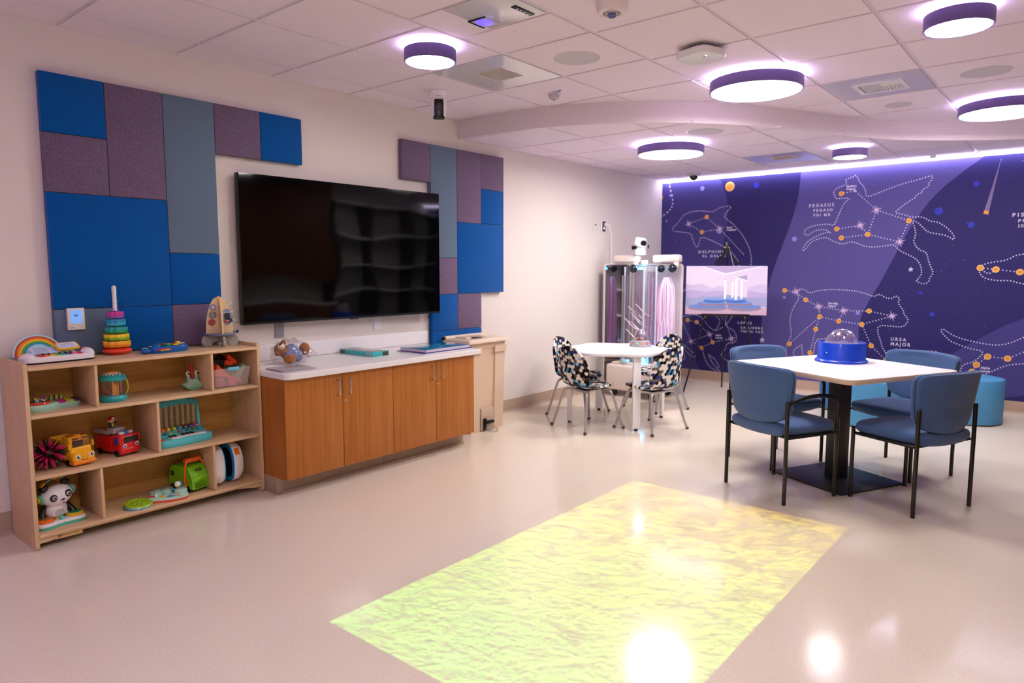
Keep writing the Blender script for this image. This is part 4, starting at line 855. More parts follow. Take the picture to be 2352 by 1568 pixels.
for (x0, x1, yt, yb, d, c, k) in ((180, 940, 1185, 1245, 55, '8d7f9e', 7), (940, 1590, 1180, 1235, 60, '8d7f9e', 7), (190, 940, 1180, 1215, 35, '5b84cc', 8), (940, 1585, 1175, 1210, 35, '5b84cc', 8), (360, 930, 1110, 1160, 45, '86789a', 9), (920, 1430, 1105, 1150, 45, '86789a', 9), (370, 930, 1110, 1135, 25, '6a90d4', 10), (920, 1425, 1100, 1130, 25, '6a90d4', 10), (480, 905, 1040, 1095, 40, '3f68b8', 11), (905, 1315, 1035, 1090, 40, '3f68b8', 11), (485, 905, 1040, 1065, 22, '6f98dc', 12), (905, 1310, 1030, 1060, 22, '6f98dc', 12)):
    cxx = (x0+x1)/2; rx = (x1-x0)/2; P = [(cxx+rx*math.cos(2*PI*i/28), (yt+yb)/2+d*1.1*math.sin(2*PI*i/28)+(20 if k in (7, 9, 11) else 0)) for i in range(28)]; bs(P, c, k)
for x, y0_, y1_, w_ in ((895, 635, 1040, 42), (1035, 670, 1020, 34), (1105, 610, 1060, 48), (1210, 640, 1040, 40)): bs([(x-w_/2, y0_), (x+w_/2, y0_), (x+w_/2, y1_), (x-w_/2, y1_)], 'eef4fb', 13); bs([(x-w_/2, y0_), (x+w_/2, y0_), (x+w_/2, y0_+14), (x-w_/2, y0_+14)], '9fb8cc', 14)
obj('print', b, t, 0)
# ------------------------------------------------------------------ bubble column unit in the corner
t = thing('sensory_cart', 'white sensory cart with mirrors, clear bubble tubes and glowing pink strands', 'sensory cart', (-3.66, 6.6, 0), 0)
I = T(3.66, -6.6, 0)
mat('mirror', 'b9b6bc', .04, metal=1); mat('glow_blue', '5fd0ff', .3, em='58c8ff', es=2.5); mat('glow_pink', 'ff90d8', .3, em='ff8ad8', es=.35)
mat('frame_w', 'e6d8cf', .4)
b = MB(I)
def frame(ol_o, ol_i, f, th, mt):
    n = len(ol_o); vs = [f(x, z, 0) for x, z in ol_o]+[f(x, z, 0) for x, z in ol_i]+[f(x, z, th) for x, z in ol_o]+[f(x, z, th) for x, z in ol_i]; fs = []
    for i in range(n):
        j = (i+1) % n; fs += [(i, j, n+j, n+i), (2*n+i, 2*n+j, 3*n+j, 3*n+i), (i, j, 2*n+j, 2*n+i), (n+i, n+j, 3*n+j, 3*n+i)]
    b.add(vs, fs, mt)
cz = .765; h = 1.32; ML = T(-3.955, 6.83, 0) @ RZ(-26) ; b = MB(I @ ML)
oo = rrect(.335, h, .04, 5, (-.1675, cz)); oi = rrect(.315, h-.02, .035, 5, (-.1675, cz))
frame(oo, oi, lambda y, z, d: (-d+.015, y, z), .03, 'frame_w'); obj('mirror_frame', b, t)
b = MB(I @ ML); b.box((-.002, -.1675, cz), (.012, .317, h-.018), 'mirror'); obj('mirror', b, t, 0)
b = MB(I); x0, x1 = -3.95, -3.34
oo = rrect(x1-x0, h, .04, 5, ((x0+x1)/2, cz)); oi = rrect(x1-x0-.03, h-.03, .03, 5, ((x0+x1)/2, cz))
frame(oo, oi, lambda x, z, d: (x, 6.9-d, z), .03, 'frame_w'); obj('panel_frame', b, t)
b = MB(I); b.box(((x0+x1)/2, 6.888, cz), (x1-x0-.028, .012, h-.028), mat('pale_panel', 'd4ced8', .18, spec=.8)); obj('back_panel', b, t, 0)
b = MB(I); b.box((-3.68, 6.63, .21), (.6, .48, .28), mat('cart_w', 'ded0c8', .4), .03, seg=3); b.box((-3.68, 6.63, .36), (.5, .4, .02), 'frame_w', .008); obj('cart_body', b, t)
for x, y in ((-3.9, 6.45), (-3.45, 6.45), (-3.9, 6.82), (-3.45, 6.82)): b = MB(I); b.cyl((x, y+.012, .035), .034, .024, 'black_pl', 20, M=RX(90)); b.box((x, y, .066), (.02, .02, .02), 'tube_grey'); obj('caster', b, t)
for x0_, x1_, yy in ((-4.04, -3.74, 6.66), (-3.60, -3.30, 6.74)):
    b = MB(I); b.box(((x0_+x1_)/2, yy, 1.475), (x1_-x0_, .12, .085), 'frame_w', .025, seg=3); b.box((x1_-.03, yy-.03, 1.415), (.05, .05, .06), 'frame_w', .015); obj('top_bracket', b, t)
for x, y, r_ in ((-3.82, 6.5, .009), (-3.6, 6.52, .012), (-3.47, 6.54, .01)): b = MB(I); b.tube([(x, y, .37), (x, y, 1.39)], r_, mat('post_clear', 'cfdcf2', .1, coat=.8), 10); obj('post', b, t)
def tubec(x, y, r, z0, z1):
    b = MB(I); b.lathe([(r, z0), (r, z1), (r-.004, z1), (r-.004, z0), (r, z0)], 'clear', (x, y, 0), 32); return obj('bubble_tube', b, t, label='clear acrylic tube')
tubec(-3.7, 6.55, .06, .37, 1.36); tubec(-3.53, 6.56, .05, .37, 1.34); tubec(-3.83, 6.52, .035, .37, 1.3)
for x, y, z, s_ in ((-3.72, 6.5, 1.372, .046), (-3.33, 6.62, 1.375, .046), (-3.5, 6.7, 1.37, .04)):
    b = MB(I); b.ball((x, y, z), s_, mat('dark_ball', '041426', .08, coat=.6), 24); obj('end_cap', b, t, label='glossy dark ball cap')
b = MB(I); b.cyl((-3.66, 6.56, 1.36), .05, .025, 'glow_blue', 28); b.cyl((-3.62, 6.56, 1.425), .03, .03, mat('glow_w', 'ffffff', em='f4fcff', es=14), 16); b.box((-3.64, 6.6, 1.405), (.2, .1, .012), mat('aqua', '7fc4e8', .2, trans=.4)); obj('lamp_head', b, t, label='blue glowing lamp head')
b = MB(I); b.cyl((-3.6, 6.46, .375), .06, .05, 'glow_blue', 24); b.cyl((-3.78, 6.46, .375), .05, .03, 'b8d8e8', 24); obj('base_light', b, t, label='blue glowing base light')
random.seed(11)
for (cx_, cy_, n_, sp, c) in ((-3.37, 6.56, 70, .085, 0), (-3.41, 6.7, 60, .09, 0), (-3.54, 6.62, 40, .055, 0), (-3.74, 6.48, 10, .09, 1)):
    b = MB(I)
    for k in range(n_):
        a = random.uniform(0, 2*PI); q = sp*random.uniform(.4, 1); x, y = cx_+q*math.cos(a), cy_+q*math.sin(a)*.6; zb_ = random.uniform(.42, .62); w1 = random.uniform(-.02, .02)
        p = [(cx_+.02*math.cos(a), cy_+.02*math.sin(a), 1.28), (x, y, 1.15), (x+w1, y, .9), (x-w1, y, .7), (x, y, zb_)] if not c else [(x, y, 1.0-.03*k), (x+.05, y, .96-.03*k), (x+.1, y+.02, .9-.03*k), (x+.16, y+.02, .88-.03*k)]
        b.tube(p, .0035 if c else .0045, mat('strand_'+str(k % 4), ('e6cade', 'f4e8f2', 'dcb0d0', 'cfc0e4')[k % 4], .2, coat=.6, em=('ffb4e4', 'ffe4f8', 'ff9ad8', 'd8b8ff')[k % 4], es=.05), 6, smooth=1)
    o = obj('fibre_strands', b, t); o['kind'] = 'stuff'
CORD.v = [v+Vector((WX+3.66, 6.683-6.6, 1.86)) for v in CORD.v]; obj('power_cord', CORD, t)
t = thing('projector', 'small white effects projector with black lenses on top of the sensory cart', 'projector', (-3.7, 6.62, 1.5175), 15)
b = MB(); b.box((0, 0, .04), (.1, .12, .08), 'white_pl', .015); b.box((-.0, -.01, .125), (.12, .13, .1), 'white_pl', .025, M=RX(-12) @ RY(10), seg=3); obj('housing', b, t)
for x, z, r_ in ((.045, .12, .028), (-.045, .075, .018)):
    b = MB(); b.cyl((x, -.06, z), r_, .03, 'black_pl', 20, M=RX(90)); obj('lens', b, t)
b = MB(); b.box((-.085, -.02, .075), (.02, .03, .04), 'black_pl', .004); obj('knob', b, t)
b = MB(); b.box((.08, -.01, .085), (.012, .03, .04), 'black_pl', .004); obj('knob', b, t)
b = MB(); b.ball((0, 0, 0), .026, mat('pink_ball', 'e020a8', .3), 16); o = obj('pink_ball', b); o.location = (-3.42, 6.42, .5); 
o.name = 'ball'; tag(o, 'small magenta ball hanging by the pink strands of the sensory cart', 'ball')
# ------------------------------------------------------------------ storage along the wall opposite the television (seen only in its screen)
for k, (y0, y1) in enumerate(((3.3, 4.6), (4.6, 5.9))):
    t = thing('tall_cabinet', ('dark wood wall of cupboards opposite the television, nearer half', 'dark wood wall of cupboards opposite the television, farther half')[k], 'cabinet', (EX-.3, (y0+y1)/2, 0), 0)
    b = MB(); b.box((.0, 0, .45), (.58, y1-y0-.002, .9), 'wood_cherry_dark', .004); b.box((.12, 0, 1.9), (.34, y1-y0-.002, 1.3), 'wood_cherry_dark', .004); obj('body', b, t)
    b = MB(); b.box((-.01, 0, .915), (.6, y1-y0-.002, .03), 'laminate', .004); obj('counter', b, t)
t = thing('storage_rack', 'tall grey open shelving opposite the television', 'shelving', (EX-.19, 7.0, 0), 0)
b = MB(); b.box((.17, 0, 1.15), (.01, 2.1, 2.3), mat('rack_grey', 'b4afac', .7)); obj('back_panel', b, t)
for k in range(4): b = MB(); b.box((0, -1.04+.693*k, 1.15), (.35, .03, 2.3), mat('rack_dark', '3a3336', .6), .002); obj('upright', b, t)
for z in (.1, .55, 1.0, 1.45, 1.9, 2.28): b = MB(); b.box((0, 0, z), (.34, 2.08, .025), 'white_pl', .002); obj('shelf_board', b, t)
# ------------------------------------------------------------------ toys. Local frame of a toy: x to the right seen from the front, -y to the front
def toy(nm, label, y, x, z, rz=0, cat='toy', group=None): return thing(nm, label, cat, (x, y, z), 90+rz, group)
TOP, R1, R2, R3 = .9003, .6663, .3653, .0763
def face_eyes(b, pts, r, M=None):
    for x, y, z in pts:
        b.cyl((x, y, z), r, .002, 'f6f2ee', 18, M=RX(90)); b.cyl((x, y-.0015, z), r*.68, .002, '1a1412', 16, M=RX(90)); b.cyl((x+r*.2, y-.003, z+r*.22), r*.26, .001, 'ffffff', 10, M=RX(90))
# rainbow piano
t = toy('toy_piano', 'white toy piano with rainbow arch and coloured keys on top of the shelf', 1.215, -4.03, TOP, 4)
ol = chaikin([(-.165, -.075), (-.1, -.085), (.1, -.085), (.165, -.075), (.165, .02), (.12, .075), (-.12, .075), (-.165, .02)], 2)
b = MB(); b.loft(ol, [(.98, 0), (1, .002), (1, .008)], 'black_pl'); obj('base', b, t)
b = MB(); b.loft(ol, [(1, .008), (1.0, .026), (.97, .034), (.9, .036)], 'white_pl'); b.ball((-.135, -.035, .03), (.032, .045, .024), 'white_pl', 20); b.ball((.135, -.035, .03), (.032, .045, .03), 'white_pl', 20); b.loft(rrect(.2, .09, .03, 4), [(1, .03), (.96, .05), (.9, .056)], 'white_pl', (.0, .03, 0), RX(24)); obj('body', b, t)
for k, c in enumerate(('d8202c', 'f07a1e', 'f2cc1c', '7cc024', '25a8cc', '6a3f9c', 'ec7aa4', 'd8202c')):
    b = MB(); b.box((-.0875+.025*k, -.06, .036), (.0225, .038, .01), c, .002, M=RX(8)); obj('key', b, t)
b = MB()
for k in (0, 1, 3, 4, 5): b.box((-.072+.025*k, -.045, .044), (.01, .02, .006), 'black_pl', .001, M=RX(8))
obj('black_keys', b, t)
for k, (ro, c) in enumerate(((.108, 'c2341c'), (.1, 'f07a1e'), (.09, 'f2c41c'), (.08, '4aa83c'), (.07, '2c8cc8'), (.062, 'a8dce6'))):
    b = MB(T(-.045, .075, .025) @ RX(-18)); P = [(ro*math.cos(PI*i/28), ro*.95*math.sin(PI*i/28)) for i in range(29)]
    b.loft(P, [(1, -.003), (1, .003+.0012*k)], c, M=RX(90)); obj('rainbow_band' if k < 5 else 'sky_panel', b, t)
b = MB(T(-.045, .079, .025) @ RX(-18)); P = [(.116*math.cos(PI*i/28), .11*math.sin(PI*i/28)) for i in range(29)]; b.loft(P, [(1, 0), (1, .005)], 'a8dce6', M=RX(90)); obj('arch_back', b, t)
b = MB(T(-.045, .0, .058) @ RX(26)); b.box((0, 0, 0), (.13, .06, .003), 'c9d8ec', .001)
for k in range(4): b.box((-.02, .018-.012*k, .002), (.06, .0016, .001), '6a7aa8')
obj('song_panel', b, t, label='pale blue song panel')
b = MB(T(.055, -.0, .068) @ RX(28) @ RZ(4)); b.loft(rrect(.11, .06, .015, 4), [(1, 0), (1, .006), (.96, .009)], 'f2c424'); b.loft(rrect(.09, .046, .01, 4), [(1, .009), (1, .0105)], 'dfe4f0')
for k in range(3): b.box((-.0, .012-.012*k, .011), (.06, .0016, .001), '8a86b0')
obj('song_book', b, t, label='yellow framed song book')
for x in (-.135, .135): b = MB(); b.cyl((x, -.01, .052 if x > 0 else .045), .016, .007, 'f0701e', 18, b=.003); obj('button', b, t)
# stacking tower
t = toy('stacking_tower', 'rainbow gear-ring stacking tower with a white twisted pole on top of the shelf', 1.535, -4.1, TOP, 0)
b = MB(); b.ball((0, 0, .02), (.0735, .0735, .022), 'f0401e', 36); b.cyl((0, 0, 0), .045, .01, 'f0401e', 30); obj('base', b, t, label='red round base')
b = MB(); b.cyl((0, 0, .03), .0095, .335, 'white_pl', 16); b.ball((0, 0, .365), .0115, 'white_pl', 14)
for s in range(2): b.tube([(.0098*math.cos(a*.5+PI*s), .0098*math.sin(a*.5+PI*s), .235+.0021*a) for a in range(52)], .0028, 'white_pl', 6)
b.cyl((0, 0, .335), .0115, .03, 'white_pl', 16); obj('pole', b, t)
for r, z, c1, c2 in ((.069, .058, 'f8ac1c', 'f48c1a'), (.0635, .096, 'f4c818', '8cc41e'), (.0575, .134, '1fa0a0', '1f9a54'), (.0487, .177, '1a8ab8', '30b0d0'), (.042, .217, 'c42a8c', '9a4aac')):
    b = MB(); g = gear(r, 10, r*.09); b.loft(g, [(.97, -.0165), (1, -.013), (1, -.002)], c2, (0, 0, z)); b.loft(g, [(1, -.002), (1, .013), (.97, .0165)], c1, (0, 0, z)); b.cyl((0, 0, z-.022), .022, .044, c2, 20); obj('ring', b, t)
# blue busy board
t = toy('busy_board', 'flat blue toy with yellow, red and green pieces on top of the shelf', 1.745, -3.99, TOP, 3)
ol = chaikin([(-.09, -.04), (-.05, -.055), (.03, -.05), (.09, -.045), (.135, -.01), (.13, .04), (.06, .06), (-.03, .055), (-.085, .02)], 2)
b = MB(); b.loft(ol, [(.96, 0), (1, .004), (1, .028), (.97, .034), (.9, .036)], '0e62b4'); b.ball((-.118, -.015, .016), (.026, .03, .017), '0e62b4', 18); b.box((-.092, -.015, .013), (.03, .025, .018), '0e62b4', .005); b.ball((-.045, .005, .034), (.025, .02, .013), '0e62b4', 16); obj('body', b, t)
b = MB(); b.box((-.03, -.0535, .02), (.075, .008, .013), 'c0222c', .003); b.box((-.03, -.057, .018), (.05, .006, .007), 'f0c81c', .002); obj('slot', b, t)
for nm, c, p, d in (('yellow_bar', 'e8c018', (-.0, .04, .04), (.09, .012, .006)), ('green_peg', '22a83c', (.015, -.01, .04), (.022, .018, .012)), ('yellow_star', 'f0cc1c', (.05, -.015, .04), (.03, .024, .008)), ('yellow_knob', 'f0cc1c', (.08, .015, .045), (.026, .026, .018)), ('white_tail', 'e8e4f0', (.112, .03, .04), (.03, .012, .006)), ('red_bar', 'c0222c', (.06, .042, .04), (.04, .012, .006)), ('white_bar', 'dcd8e4', (-.07, .02, .036), (.02, .008, .004)), ('yellow_fish', 'c8cc3c', (-.12, -.015, .033), (.03, .012, .004))):
    b = MB(); b.box(p, d, c, min(d)*.35); obj(nm, b, t)
b = MB(); b.cyl((.005, .045, .043), .022, .005, '5a6468', 20); obj('grey_disc', b, t)
# rocket activity toy
t = toy('rocket_toy', 'wooden rocket activity toy with gears on a grey base on top of the shelf', 2.105, -4.06, TOP, -14)
mat('ply', 'ecd0a0', .5, var=((30, 30, 8), 'dfbf8c', .3, .7)); mat('rk_grey', 'aaa69e', .5)
for a in (0, 90):
    b = MB(RZ(a)); P = chaikin([(-.105, 0), (-.105, .05), (-.09, .066), (.09, .066), (.105, .05), (.105, 0), (.05, 0), (.045, .03), (-.045, .03), (-.05, 0)], 1); b.loft(P, [(1, -.006), (1, .006)], 'rk_grey', M=RX(90)); obj('foot_plate', b, t)
b = MB(); b.lathe([(0, .066), (.088, .066), (.09, .069), (.09, .076), (.088, .078), (0, .078)], '6b7292', n=40); obj('deck', b, t, label='grey-blue round deck')
og = [(.078*math.sqrt(max(0, 1-(k/14)**2.1)), .078+.225*k/14) for k in range(15)]
for a in (0, 90):
    b = MB(RZ(a)); b.loft([(x, z) for x, z in og]+[(-x, z) for x, z in og[::-1][1:]], [(1, -.0045), (1, .0045)], 'ply', M=RX(90)); obj('fin_board', b, t)
for x, z, r, n, c in ((-.035, .235, .02, 12, '7c8cb8'), (-.038, .19, .024, 14, 'a8a096'), (-.045, .145, .022, 12, 'b0403c')):
    b = MB(); b.loft(gear(r, n, .004), [(1, 0), (1, .006)], c, (x, -.0045, z), RX(90)); b.cyl((x, -.0105, z), r*.5, .003, 'd8d4dc' if c != 'b0403c' else c, 16, M=RX(90))
    if n == 14:
        for q in range(-2, 3): b.box((x+q*.007, -.0145, z), (.0028, .001, .03), '2c2c30', M=RY(14))
    obj('gear', b, t)
b = MB(); b.loft(circ(.03, 20, .05), [(1, 0), (1, .004)], '8c9ac0', (.044, -.0045, .175), RX(90)); b.loft(circ(.018, 20, .026), [(1, 0), (1, .002)], '2c3038', (.044, -.0085, .18), RX(90)); obj('side_panel', b, t)
b = MB(); b.ball((.03, -.022, .15), .012, 'c0444c', 12); b.ball((.06, -.022, .155), .014, '2c3c64', 12); b.ball((.012, -.02, .142), .012, 'c0bcc4', 12); obj('beads', b, t)
b = MB(); b.tube([(-.0, -.02, .145), (.05, -.03, .155), (.085, -.03, .16)], .0018, 'white_pl', 6); b.tube([(.01, -.02, .2), (.05, -.035, .205), (.08, -.02, .21)], .0018, 'white_pl', 6); b.tube([(.02, -.02, .245), (.05, -.03, .25), (.075, -.01, .262)], .0018, 'white_pl', 6); obj('bead_wires', b, t)
# ---- upper cubbies
t = toy('ball_dome_piano', 'mint toy piano with a ball-filled dome in the upper left cubby', 1.175, -3.985, R1, 6)
ol = chaikin([(-.13, -.045), (-.09, -.068), (-.04, -.066), (.0, -.04), (.06, -.045), (.115, -.04), (.12, .0), (.11, .045), (.04, .055), (-.05, .06), (-.115, .04), (-.135, .0)], 2)
b = MB(); b.loft(ol, [(.95, 0), (.96, .004), (1, .01), (1, .026), (.96, .034), (.85, .037)], 'a6d8c0'); obj('body', b, t)
b = MB(); b.lathe([(.042, .034), (.052, .034), (.054, .04), (.05, .046), (.042, .046)], 'e0402c', (-.068, -.01, 0), 32); obj('red_ring', b, t)
random.seed(5)
for k in range(12):
    a = random.uniform(0, 2*PI); q = .032*math.sqrt(random.random()); b = MB(); b.ball((-.068+q*math.cos(a), -.01+q*math.sin(a), .05+.018*random.random()), .0075, ('c8cc2c', 'b83a7c', 'd86a8c', '7cb8c8', '8c5aa0')[k % 5], 10); obj('ball', b, t)
b = MB(); b.ball((-.068, -.01, .044), (.043, .043, .037), 'clear', 28, z0=0); obj('dome', b, t, label='clear dome')
for k, c in enumerate(('c8308c', 'b8c42c', '4a1f54')): b = MB(); b.box((.028+.036*k, -.022, .037), (.034, .046, .012), c, .004, M=RX(9)); obj('key', b, t)
b = MB()
for k in range(6): b.loft(circ(.05, 16, .03), [(1-.02*abs(k-2.5), 0), (1-.02*abs(k-2.5), .006)], 'b4cc5c' if k % 2 else '3c5c28', (-.005+.012*k, .035, .04), RZ(-30) @ RY(90) @ Matrix.Diagonal((.45, .45, 1, 1)))
obj('leaf', b, t, label='striped green leaf')
t = toy('ocean_drum', 'teal clear-sided drum toy with a cream and orange top in the upper shelf', 1.455, -3.975, R1, 0)
b = MB(); b.lathe([(0, 0), (.06, 0), (.066, .008), (.066, .022), (.06, .032), (0, .032)], '28a8b0', n=40); obj('base', b, t)
b = MB(); b.lathe([(.058, .03), (.058, .112)], 'clear', n=40); obj('clear_wall', b, t)
b = MB(); b.lathe([(0, .11), (.058, .11), (.066, .118), (.066, .128), (.058, .138), (.05, .144), (0, .144)], '28a8b0', n=40); obj('rim', b, t)
b = MB(); b.ball((0, 0, .13), (.056, .056, .03), 'ead8c4', 32, z0=0); obj('lid', b, t)
b = MB(); b.ball((0, 0, .142), (.034, .034, .024), 'e8962c', 24, z0=0); obj('orange_button', b, t)
b = MB()
for a in (-140, -105, -70, -35): b.cyl((.05*math.cos(R(a)), .05*math.sin(R(a)), .143), .008, .003, '3a3a3c', 14, M=RZ(a) @ RY(62)); b.cyl((.052*math.cos(R(a)), .052*math.sin(R(a)), .144), .0045, .003, 'dce4e8', 12, M=RZ(a) @ RY(62))
obj('eyes', b, t)
b = MB(); 
for x, h in ((-.01, .075), (.0, .05), (.012, .06)): b.tube([(x, -.03, .034), (x, -.03, .034+h)], .006, 'f0a020', 8); b.ball((x, -.03, .034+h), .006, 'f0a020', 8)
obj('coral', b, t)
b = MB(); b.ball((-.03, 0, .05), (.014, .012, .018), 'b8402c', 12); b.tube([(.03, 0, .04), (.03, 0, .08)], .006, 'c03a4c', 8); b.box((.02, 0, .042), (.03, .02, .008), 'b8402c', .002); obj('sea_figures', b, t)
b = MB(); b.tube([(.06, -.01, .03), (.07, -.015, .055), (.07, -.015, .09), (.06, -.01, .118)], .004, 'b8c43c', 8, smooth=1); obj('strap', b, t)
t = toy('plunger_snail', 'mint snail-eyed push toy with a red plunger in the upper shelf', 1.895, -4.0, R1, 0)
ol = chaikin([(-.062, .036), (-.045, .012), (-.02, 0), (.02, 0), (.045, .012), (.062, .036), (.05, .04), (.034, .046), (.024, .068), (.012, .066), (.0, .054), (-.012, .066), (-.024, .068), (-.034, .046), (-.05, .04)], 2)
b = MB(); b.loft(ol, [(.9, -.022), (.97, -.016), (1, 0), (.97, .016), (.9, .022)], '94ccaa', M=RX(90)); b.ball((0, 0, .02), (.045, .03, .02), '94ccaa', 20)
for s in (-1, 1): b.tube([(s*.022, 0, .055), (s*.024, 0, .09)], .009, '94ccaa', 10)
obj('body', b, t)
for s in (-1, 1): b = MB(); b.ball((s*.026, -.002, .096), .0135, 'ecdcb0', 16); b.cyl((s*.026, -.0135, .096), .007, .003, '2c1c14', 12, M=RX(90)); obj('eye', b, t)
b = MB(); b.tube([(0, .005, .06), (0, .005, .14)], .0085, 'c0181c', 12); b.cyl((0, .005, .136), .018, .006, 'c0181c', 18, b=.002); obj('plunger', b, t, label='red plunger')
b = MB(); b.tube([(-.01, -.0225, .032), (-.003, -.0235, .0295), (.003, -.0235, .0295), (.01, -.0225, .032)], .0009, '2a4434', 6)
for s in (-1, 1): b.cyl((s*.024, -.0215, .04), .006, .001, 'd8a49c', 12, M=RX(90))
obj('smile', b, t)
# bin of blocks
t = toy('storage_bin', 'clear plastic bin full of blocks in the upper right cubby', 2.083, -4.0, R1, 0)
mat_bin = 'clear_bin'
b = MB(); b.loft(rrect(.245, .24, .02, 4), [(.86, .002), (.88, .006), (.98, .1), (1.0, .104), (1.02, .106), (1.02, .116), (1.01, .116), (.99, .106), (.965, .1), (.86, .008)], mat_bin)
obj('bin', b, t)
b = MB(); b.box((-.0, -.126, .112), (.07, .008, .022), '6cc4dc', .003); obj('latch', b, t, label='turquoise latch')
random.seed(9)
def block(nm, lb, kind, c, d, M_, grp='foam blocks in the clear bin'):
    b = MB()
    if kind == 'box': b.box((0, 0, 0), d, c, .002)
    elif kind == 'wedge': b.prism([(-d[0]/2, -d[2]/2), (d[0]/2, -d[2]/2), (-d[0]/2, d[2]/2)], -d[1]/2, d[1]/2, c, M=RX(90))
    elif kind == 'cyl': b.cyl((0, 0, -d[2]/2), d[0]/2, d[2], c, 24, b=.002)
    o = obj(nm, b); o.matrix_world = T(-4.0, 2.083, R1) @ RZ(90) @ M_; tag(o, lb, 'toy block', grp)
block('toy_block', 'crimson cube block at the bottom left inside the clear bin', 'box', 'b0305c', (.055, .055, .055), T(-.07, -.07, .037))
block('toy_block', 'pink-red cube block at the bottom centre inside the clear bin', 'box', 'd8385c', (.052, .052, .05), T(.005, -.075, .034))
block('toy_wedge', 'large orange wedge block behind the front of the clear bin', 'wedge', 'f0582c', (.1, .04, .07), T(-.03, -.055, .098) @ RY(10))
block('toy_block', 'orange bar block lying at the lower right inside the clear bin', 'box', 'e8642c', (.06, .04, .022), T(.06, -.04, .03) @ RY(15))
block('toy_block', 'pale green bar block tilted at the right of the clear bin', 'box', '9cc48c', (.024, .03, .09), T(.075, -.062, .082) @ RY(33))
block('toy_cylinder', 'bright orange cylinder block sticking out of the clear bin', 'cyl', 'f4401c', (.03, .03, .07), T(.045, -.02, .155) @ RY(-48))
block('toy_block', 'flat orange block on top of the clear bin contents', 'box', 'f04820', (.05, .05, .025), T(.02, -.02, .137) @ RY(14))
block('toy_cylinder', 'black disc block on top of the blocks in the clear bin', 'cyl', '101010', (.06, .06, .03), T(-.005, .02, .155) @ RX(50))
block('toy_block', 'black block filling the back left of the clear bin', 'box', '14110c', (.1, .1, .05), T(-.055, .02, .135) @ RY(8))
# ---- middle cubbies
t = toy('spiky_ball', 'pink and black spiky ball in the left middle cubby beside the toy bus', 1.128, -3.945, R2, 0)
b = MB(); b.ball((0, 0, .085), .03, 'black_pl', 20); obj('core', b, t)
random.seed(21); n_ = 90
for c, nm in (('d01c5c', 'pink_spikes'), ('14100f', 'black_spikes')):
    b = MB()
    for k in range(n_):
        if (k % 2 == 0) != (nm == 'pink_spikes'): continue
        z = 1-2*(k+.5)/n_; ph = k*2.39996; d = Vector((math.sqrt(1-z*z)*math.cos(ph), math.sqrt(1-z*z)*math.sin(ph), z)); q = d.to_track_quat('Z', 'Y').to_matrix().to_4x4()
        b.loft(circ(.0085, 6, .0045), [(.45, .02), (1, .055), (.75, .066), (.06, .0845)], c, (0, 0, .085), q @ RZ(k*40))
    o = obj(nm, b, t); o['kind'] = 'stuff'
def wheel(b, x, y, z, r, w, c='black_pl'): b.cyl((x-w/2, y, z), r, w, c, 22, M=RY(90), b=.003)
t = toy('toy_bus', 'yellow smiling toy school bus in the left middle cubby', 1.25, -4.02, R2, 12)
mat('bus_y', 'f4b41c', .3, coat=.2)
b = MB(); b.box((0, -.0, .06), (.11, .2, .075), 'bus_y', .012, seg=3); b.box((0, -.1, .045), (.112, .05, .05), 'bus_y', .014, seg=3); b.loft(rrect(.108, .08, .02, 4), [(1, .095), (.97, .125), (.92, .142), (.8, .147)], 'bus_y', (0, -.05, 0))
b.box((-.05, .04, .12), (.008, .1, .02), 'bus_y', .003); b.box((.05, .04, .12), (.008, .1, .02), 'bus_y', .003); b.box((0, .09, .115), (.1, .012, .04), 'bus_y', .005); obj('body', b, t)
b = MB(); b.box((0, -.107, .02), (.118, .05, .022), 'f0861c', .008, seg=3); obj('bumper', b, t)
b = MB(); b.box((-.012, -.0905, .112), (.055, .004, .036), '3c2416', .003); b.box((.032, -.0905, .112), (.026, .004, .034), '8a5a1c', .003); obj('windscreen', b, t)
b = MB(); b.box((0, -.0885, .138), (.08, .006, .01), '6a2418', .002); b.box((0, -.0915, .138), (.022, .002, .007), 'd86a1c'); obj('destination_board', b, t)
b = MB()
text_mesh(b, 'BUS', -.0095, .1355, .0042, 'f6e2b0', -.0927, 1.1); obj('lettering', b, t, 0)
for y in (-.025, .03): b = MB(); b.box((-.0545, y, .085), (.003, .035, .024), '5a2c18', .002); obj('side_window', b, t)
b = MB(); b.box((0, -.06, .15), (.03, .03, .01), 'f08c1c', .003); b.cyl((-.036, -.05, .146), .009, .006, '8c1c14', 14); b.cyl((.036, -.05, .146), .009, .006, '8c1c14', 14); obj('roof_lights', b, t)
b = MB(); face_eyes(b, ((-.033, -.1255, .05), (.036, -.1255, .054)), .0115); obj('eyes', b, t)
b = MB(); b.tube([(-.016, -.126, .036), (-.006, -.127, .031), (.006, -.127, .031), (.016, -.126, .037)], .0015, '5a2c10', 6); b.box((0, -.1255, .056), (.034, .002, .026), 'eba81a', .001); obj('smile', b, t)
b = MB(); b.ball((-.012, -.075, .112), (.012, .01, .012), '8a5434', 12); b.ball((-.012, -.072, .119), (.013, .01, .008), '2a1a14', 12); b.box((-.012, -.078, .097), (.02, .012, .012), '6a4a9c', .004); obj('driver_figure', b, t)
for s in (-1, 1): b = MB(); b.box((s*.06, -.095, .105), (.008, .012, .03), 'bus_y', .003); obj('mirror', b, t)
for x in (-.048, .048):
    for y in (-.07, .06): b = MB(); wheel(b, x, y, .018, .018, .02); obj('wheel', b, t)
t = toy('toy_fire_truck', 'red smiling toy fire truck with a grey bucket in the left middle cubby', 1.48, -4.035, R2, 14)
mat('ft_red', 'd4141c', .3, coat=.3)
